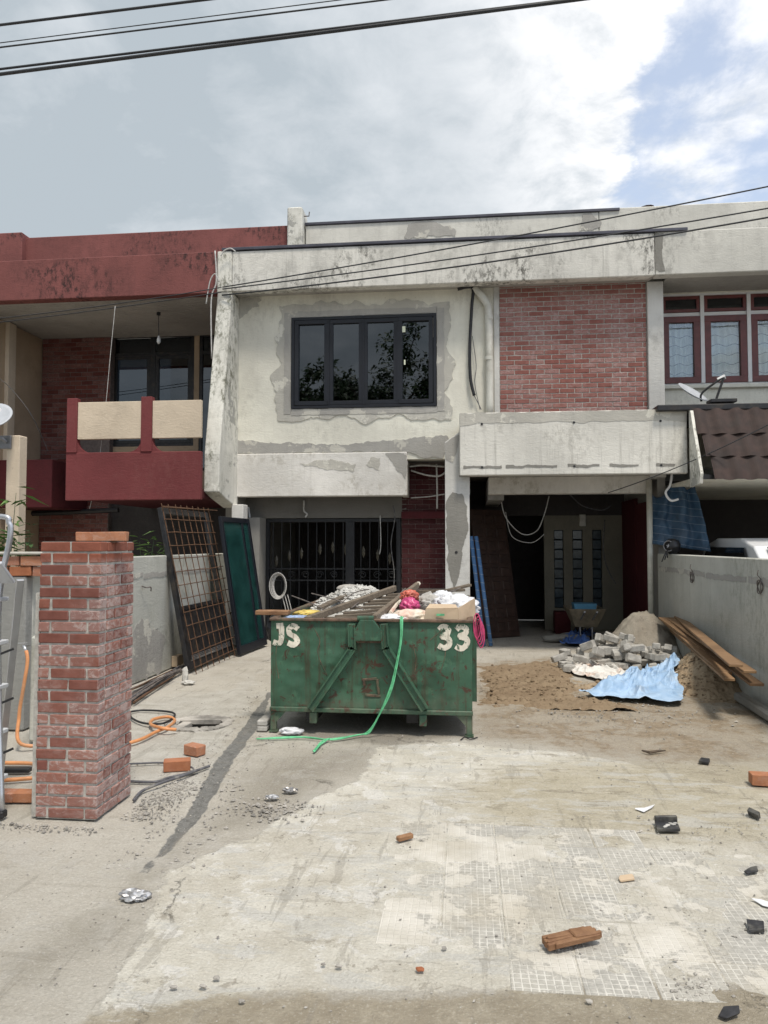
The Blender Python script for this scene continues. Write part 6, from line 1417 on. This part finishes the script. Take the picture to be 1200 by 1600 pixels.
q.build('crumbs', M['rubble'], bd)
chip(((1092,1192),(1108,1194),(1110,1189),(1097,1186)), .014, 'black_debris', 'plastic_shard', 'small dome-like black shard near the tan brick', 'shard')
chip(((1169,1273),(1188,1280),(1190,1277),(1171,1269)), .026, 'black_debris', 'plastic_shard', 'upright black shard strip on the yellowish concrete', 'shard')
chip(((1161,1362),(1170,1366),(1186,1362),(1184,1354),(1172,1356)), .009, 'black_debris', 'plastic_shard', 'wedge-like black shard lying on pale grey tiles', 'shard')
chip(((1168,1455),(1194,1457),(1192,1443),(1166,1441)), .012, 'black_debris', 'plastic_shard', 'ridged rectangular black shard on the tile grid', 'shard')
q = MB(); a, b_ = PZ(1167,1447,.034), PZ(1192,1449,.034); q.bar(a, b_, .012, .012); 
chip(((1122,1588),(1133,1594),(1155,1588),(1152,1578),(1128,1580)), .010, 'black_debris', 'plastic_shard', 'folded black shard on the sandy strip below the tiles', 'shard', .003)
q = MB(); a, b_ = PZ(853,1471,.03), PZ(931,1457,.03); d_ = (b_-a).normalized(); sd3 = d_.cross(V((0,0,1)))
for kk in range(9):
    f0, f1_ = R_.uniform(-.04,.12), R_.uniform(.80,1.06); of = sd3*(.0085*(kk-4)); q.bar(a.lerp(b_,f0)+of+V((0,0,R_.uniform(-.008,.004)-.006)), a.lerp(b_,f1_)+of*.8+V((0,0,R_.uniform(-.006,.006))), .012+R_.uniform(0,.006), .020+R_.uniform(0,.012), ch=.003)
q.bar(a.lerp(b_,.50)+V((0,0,.010)), a.lerp(b_,.98)+V((0,0,.006)), .060, .022, ch=.006); tag(q.build('wood_piece', M['timber_chip'], None), 'splintered brown wood piece lying on the tile grid', 'wood')
q = MB(); a, b_ = PZ(621,1311,.014), PZ(644,1305,.014); q.bar(a, b_, .032, .026, ch=.004); tag(q.build('wood_piece', M['timber_chip'], None), 'small brown wood chip on the pale cement in the middle', 'wood')
q = MB(); pts = [PZ(*p_) for p_ in ((1003,1175),(1015,1178),(1027,1176),(1040,1175))]; q.tube([p_+V((0,0,.012)) for p_ in pts], [.006,.012,.010,.004], 6); tag(q.build('twig', M['bark'], None), 'short dark twig on the sandy concrete', 'twig')
chip(((966,1374),(972,1378),(991,1374),(988,1366),(970,1368)), .008, 'cardboard', 'tile_shard', 'tan broken ceramic flake lying on the tile grid', 'shard')
chip(((992,1263),(1005,1268),(1020,1262),(1021,1257),(1006,1262)), .006, 'plastic_white', 'paper_scrap', 'thin white curled paper scrap beside the black tray', 'scrap')
chip(((1172,1404),(1190,1414),(1215,1420),(1215,1414),(1190,1407)), .006, 'plastic_white', 'paper_scrap', 'white plastic strip on the tiles at the right', 'scrap')
for (px, py, s_, lab) in ((208,1404,.05,'crushed foil wrapper on the dark damp concrete left of the pale patch'), (452,1238,.035,'dark crushed foil scrap right of a flat white one'), (424,1249,.03,'flat whitish foil scrap left of a dark one')):
    c0 = PZ(px, py); q = MB(); q.blob(c0+V((0,0,.016)), s_, 3, .6, 2.6, px*.1, (1.2,.7,.45), True); q.blob(c0+V((s_*.9,.02,.012)), s_*.6, 2, .6, 2.6, px*.3, (1.1,.8,.45), True); tag(q.build('foil_wrapper', M['foil'], None), lab, 'wrapper')
for k, (px, py, s_) in enumerate(((272,1543,.016),(318,1542,.018),(338,1528,.016),(378,1565,.014),(1056,1500,.012),(658,1312,.012),(530,1510,.016),(505,1507,.012),(912,1276,.012),(998,1276,.014),(694,1482,.014),(920,1565,.014))):
    c0 = PZ(px, py if py > 1200 else py); q = MB(); q.blob(c0+V((0,0,s_*.1)), s_*.75, 1, .55, 1.8, k*1.7, (1.3,.9,.6)); tag(q.build('pebble', M['stone'], None), 'single loose pebble lying on the bare driveway', 'stone', 'loose pebbles on the driveway')
c0 = PZ(656,1516); q = MB(); q.blob(c0+V((0,0,.004)), .014, 2, .3, 1.8, 3, (1.2,1,.5)); tag(q.build('brick_chip', M['brick_loose'], None), 'tiny orange brick chip left of the tile grid', 'chip')
cable('wire_scrap', [PZ(720,1156,.004), PZ(726,1152,.01), PZ(735,1155,.006), PZ(746,1152,.004)], .005, 'black_rubber', 'short bent wire by the right front leg of the skip', 'wire')
q = MB(); c0 = PZ(1150,1090); q.bar(PZ(1155,1088,.05), PZ(1215,1125,.05), .12, .09, ch=.02); tag(q.build('kerb_stone', M['cement_dark'], None), 'dark rough kerb stone along the foot of the right wall', 'kerb')
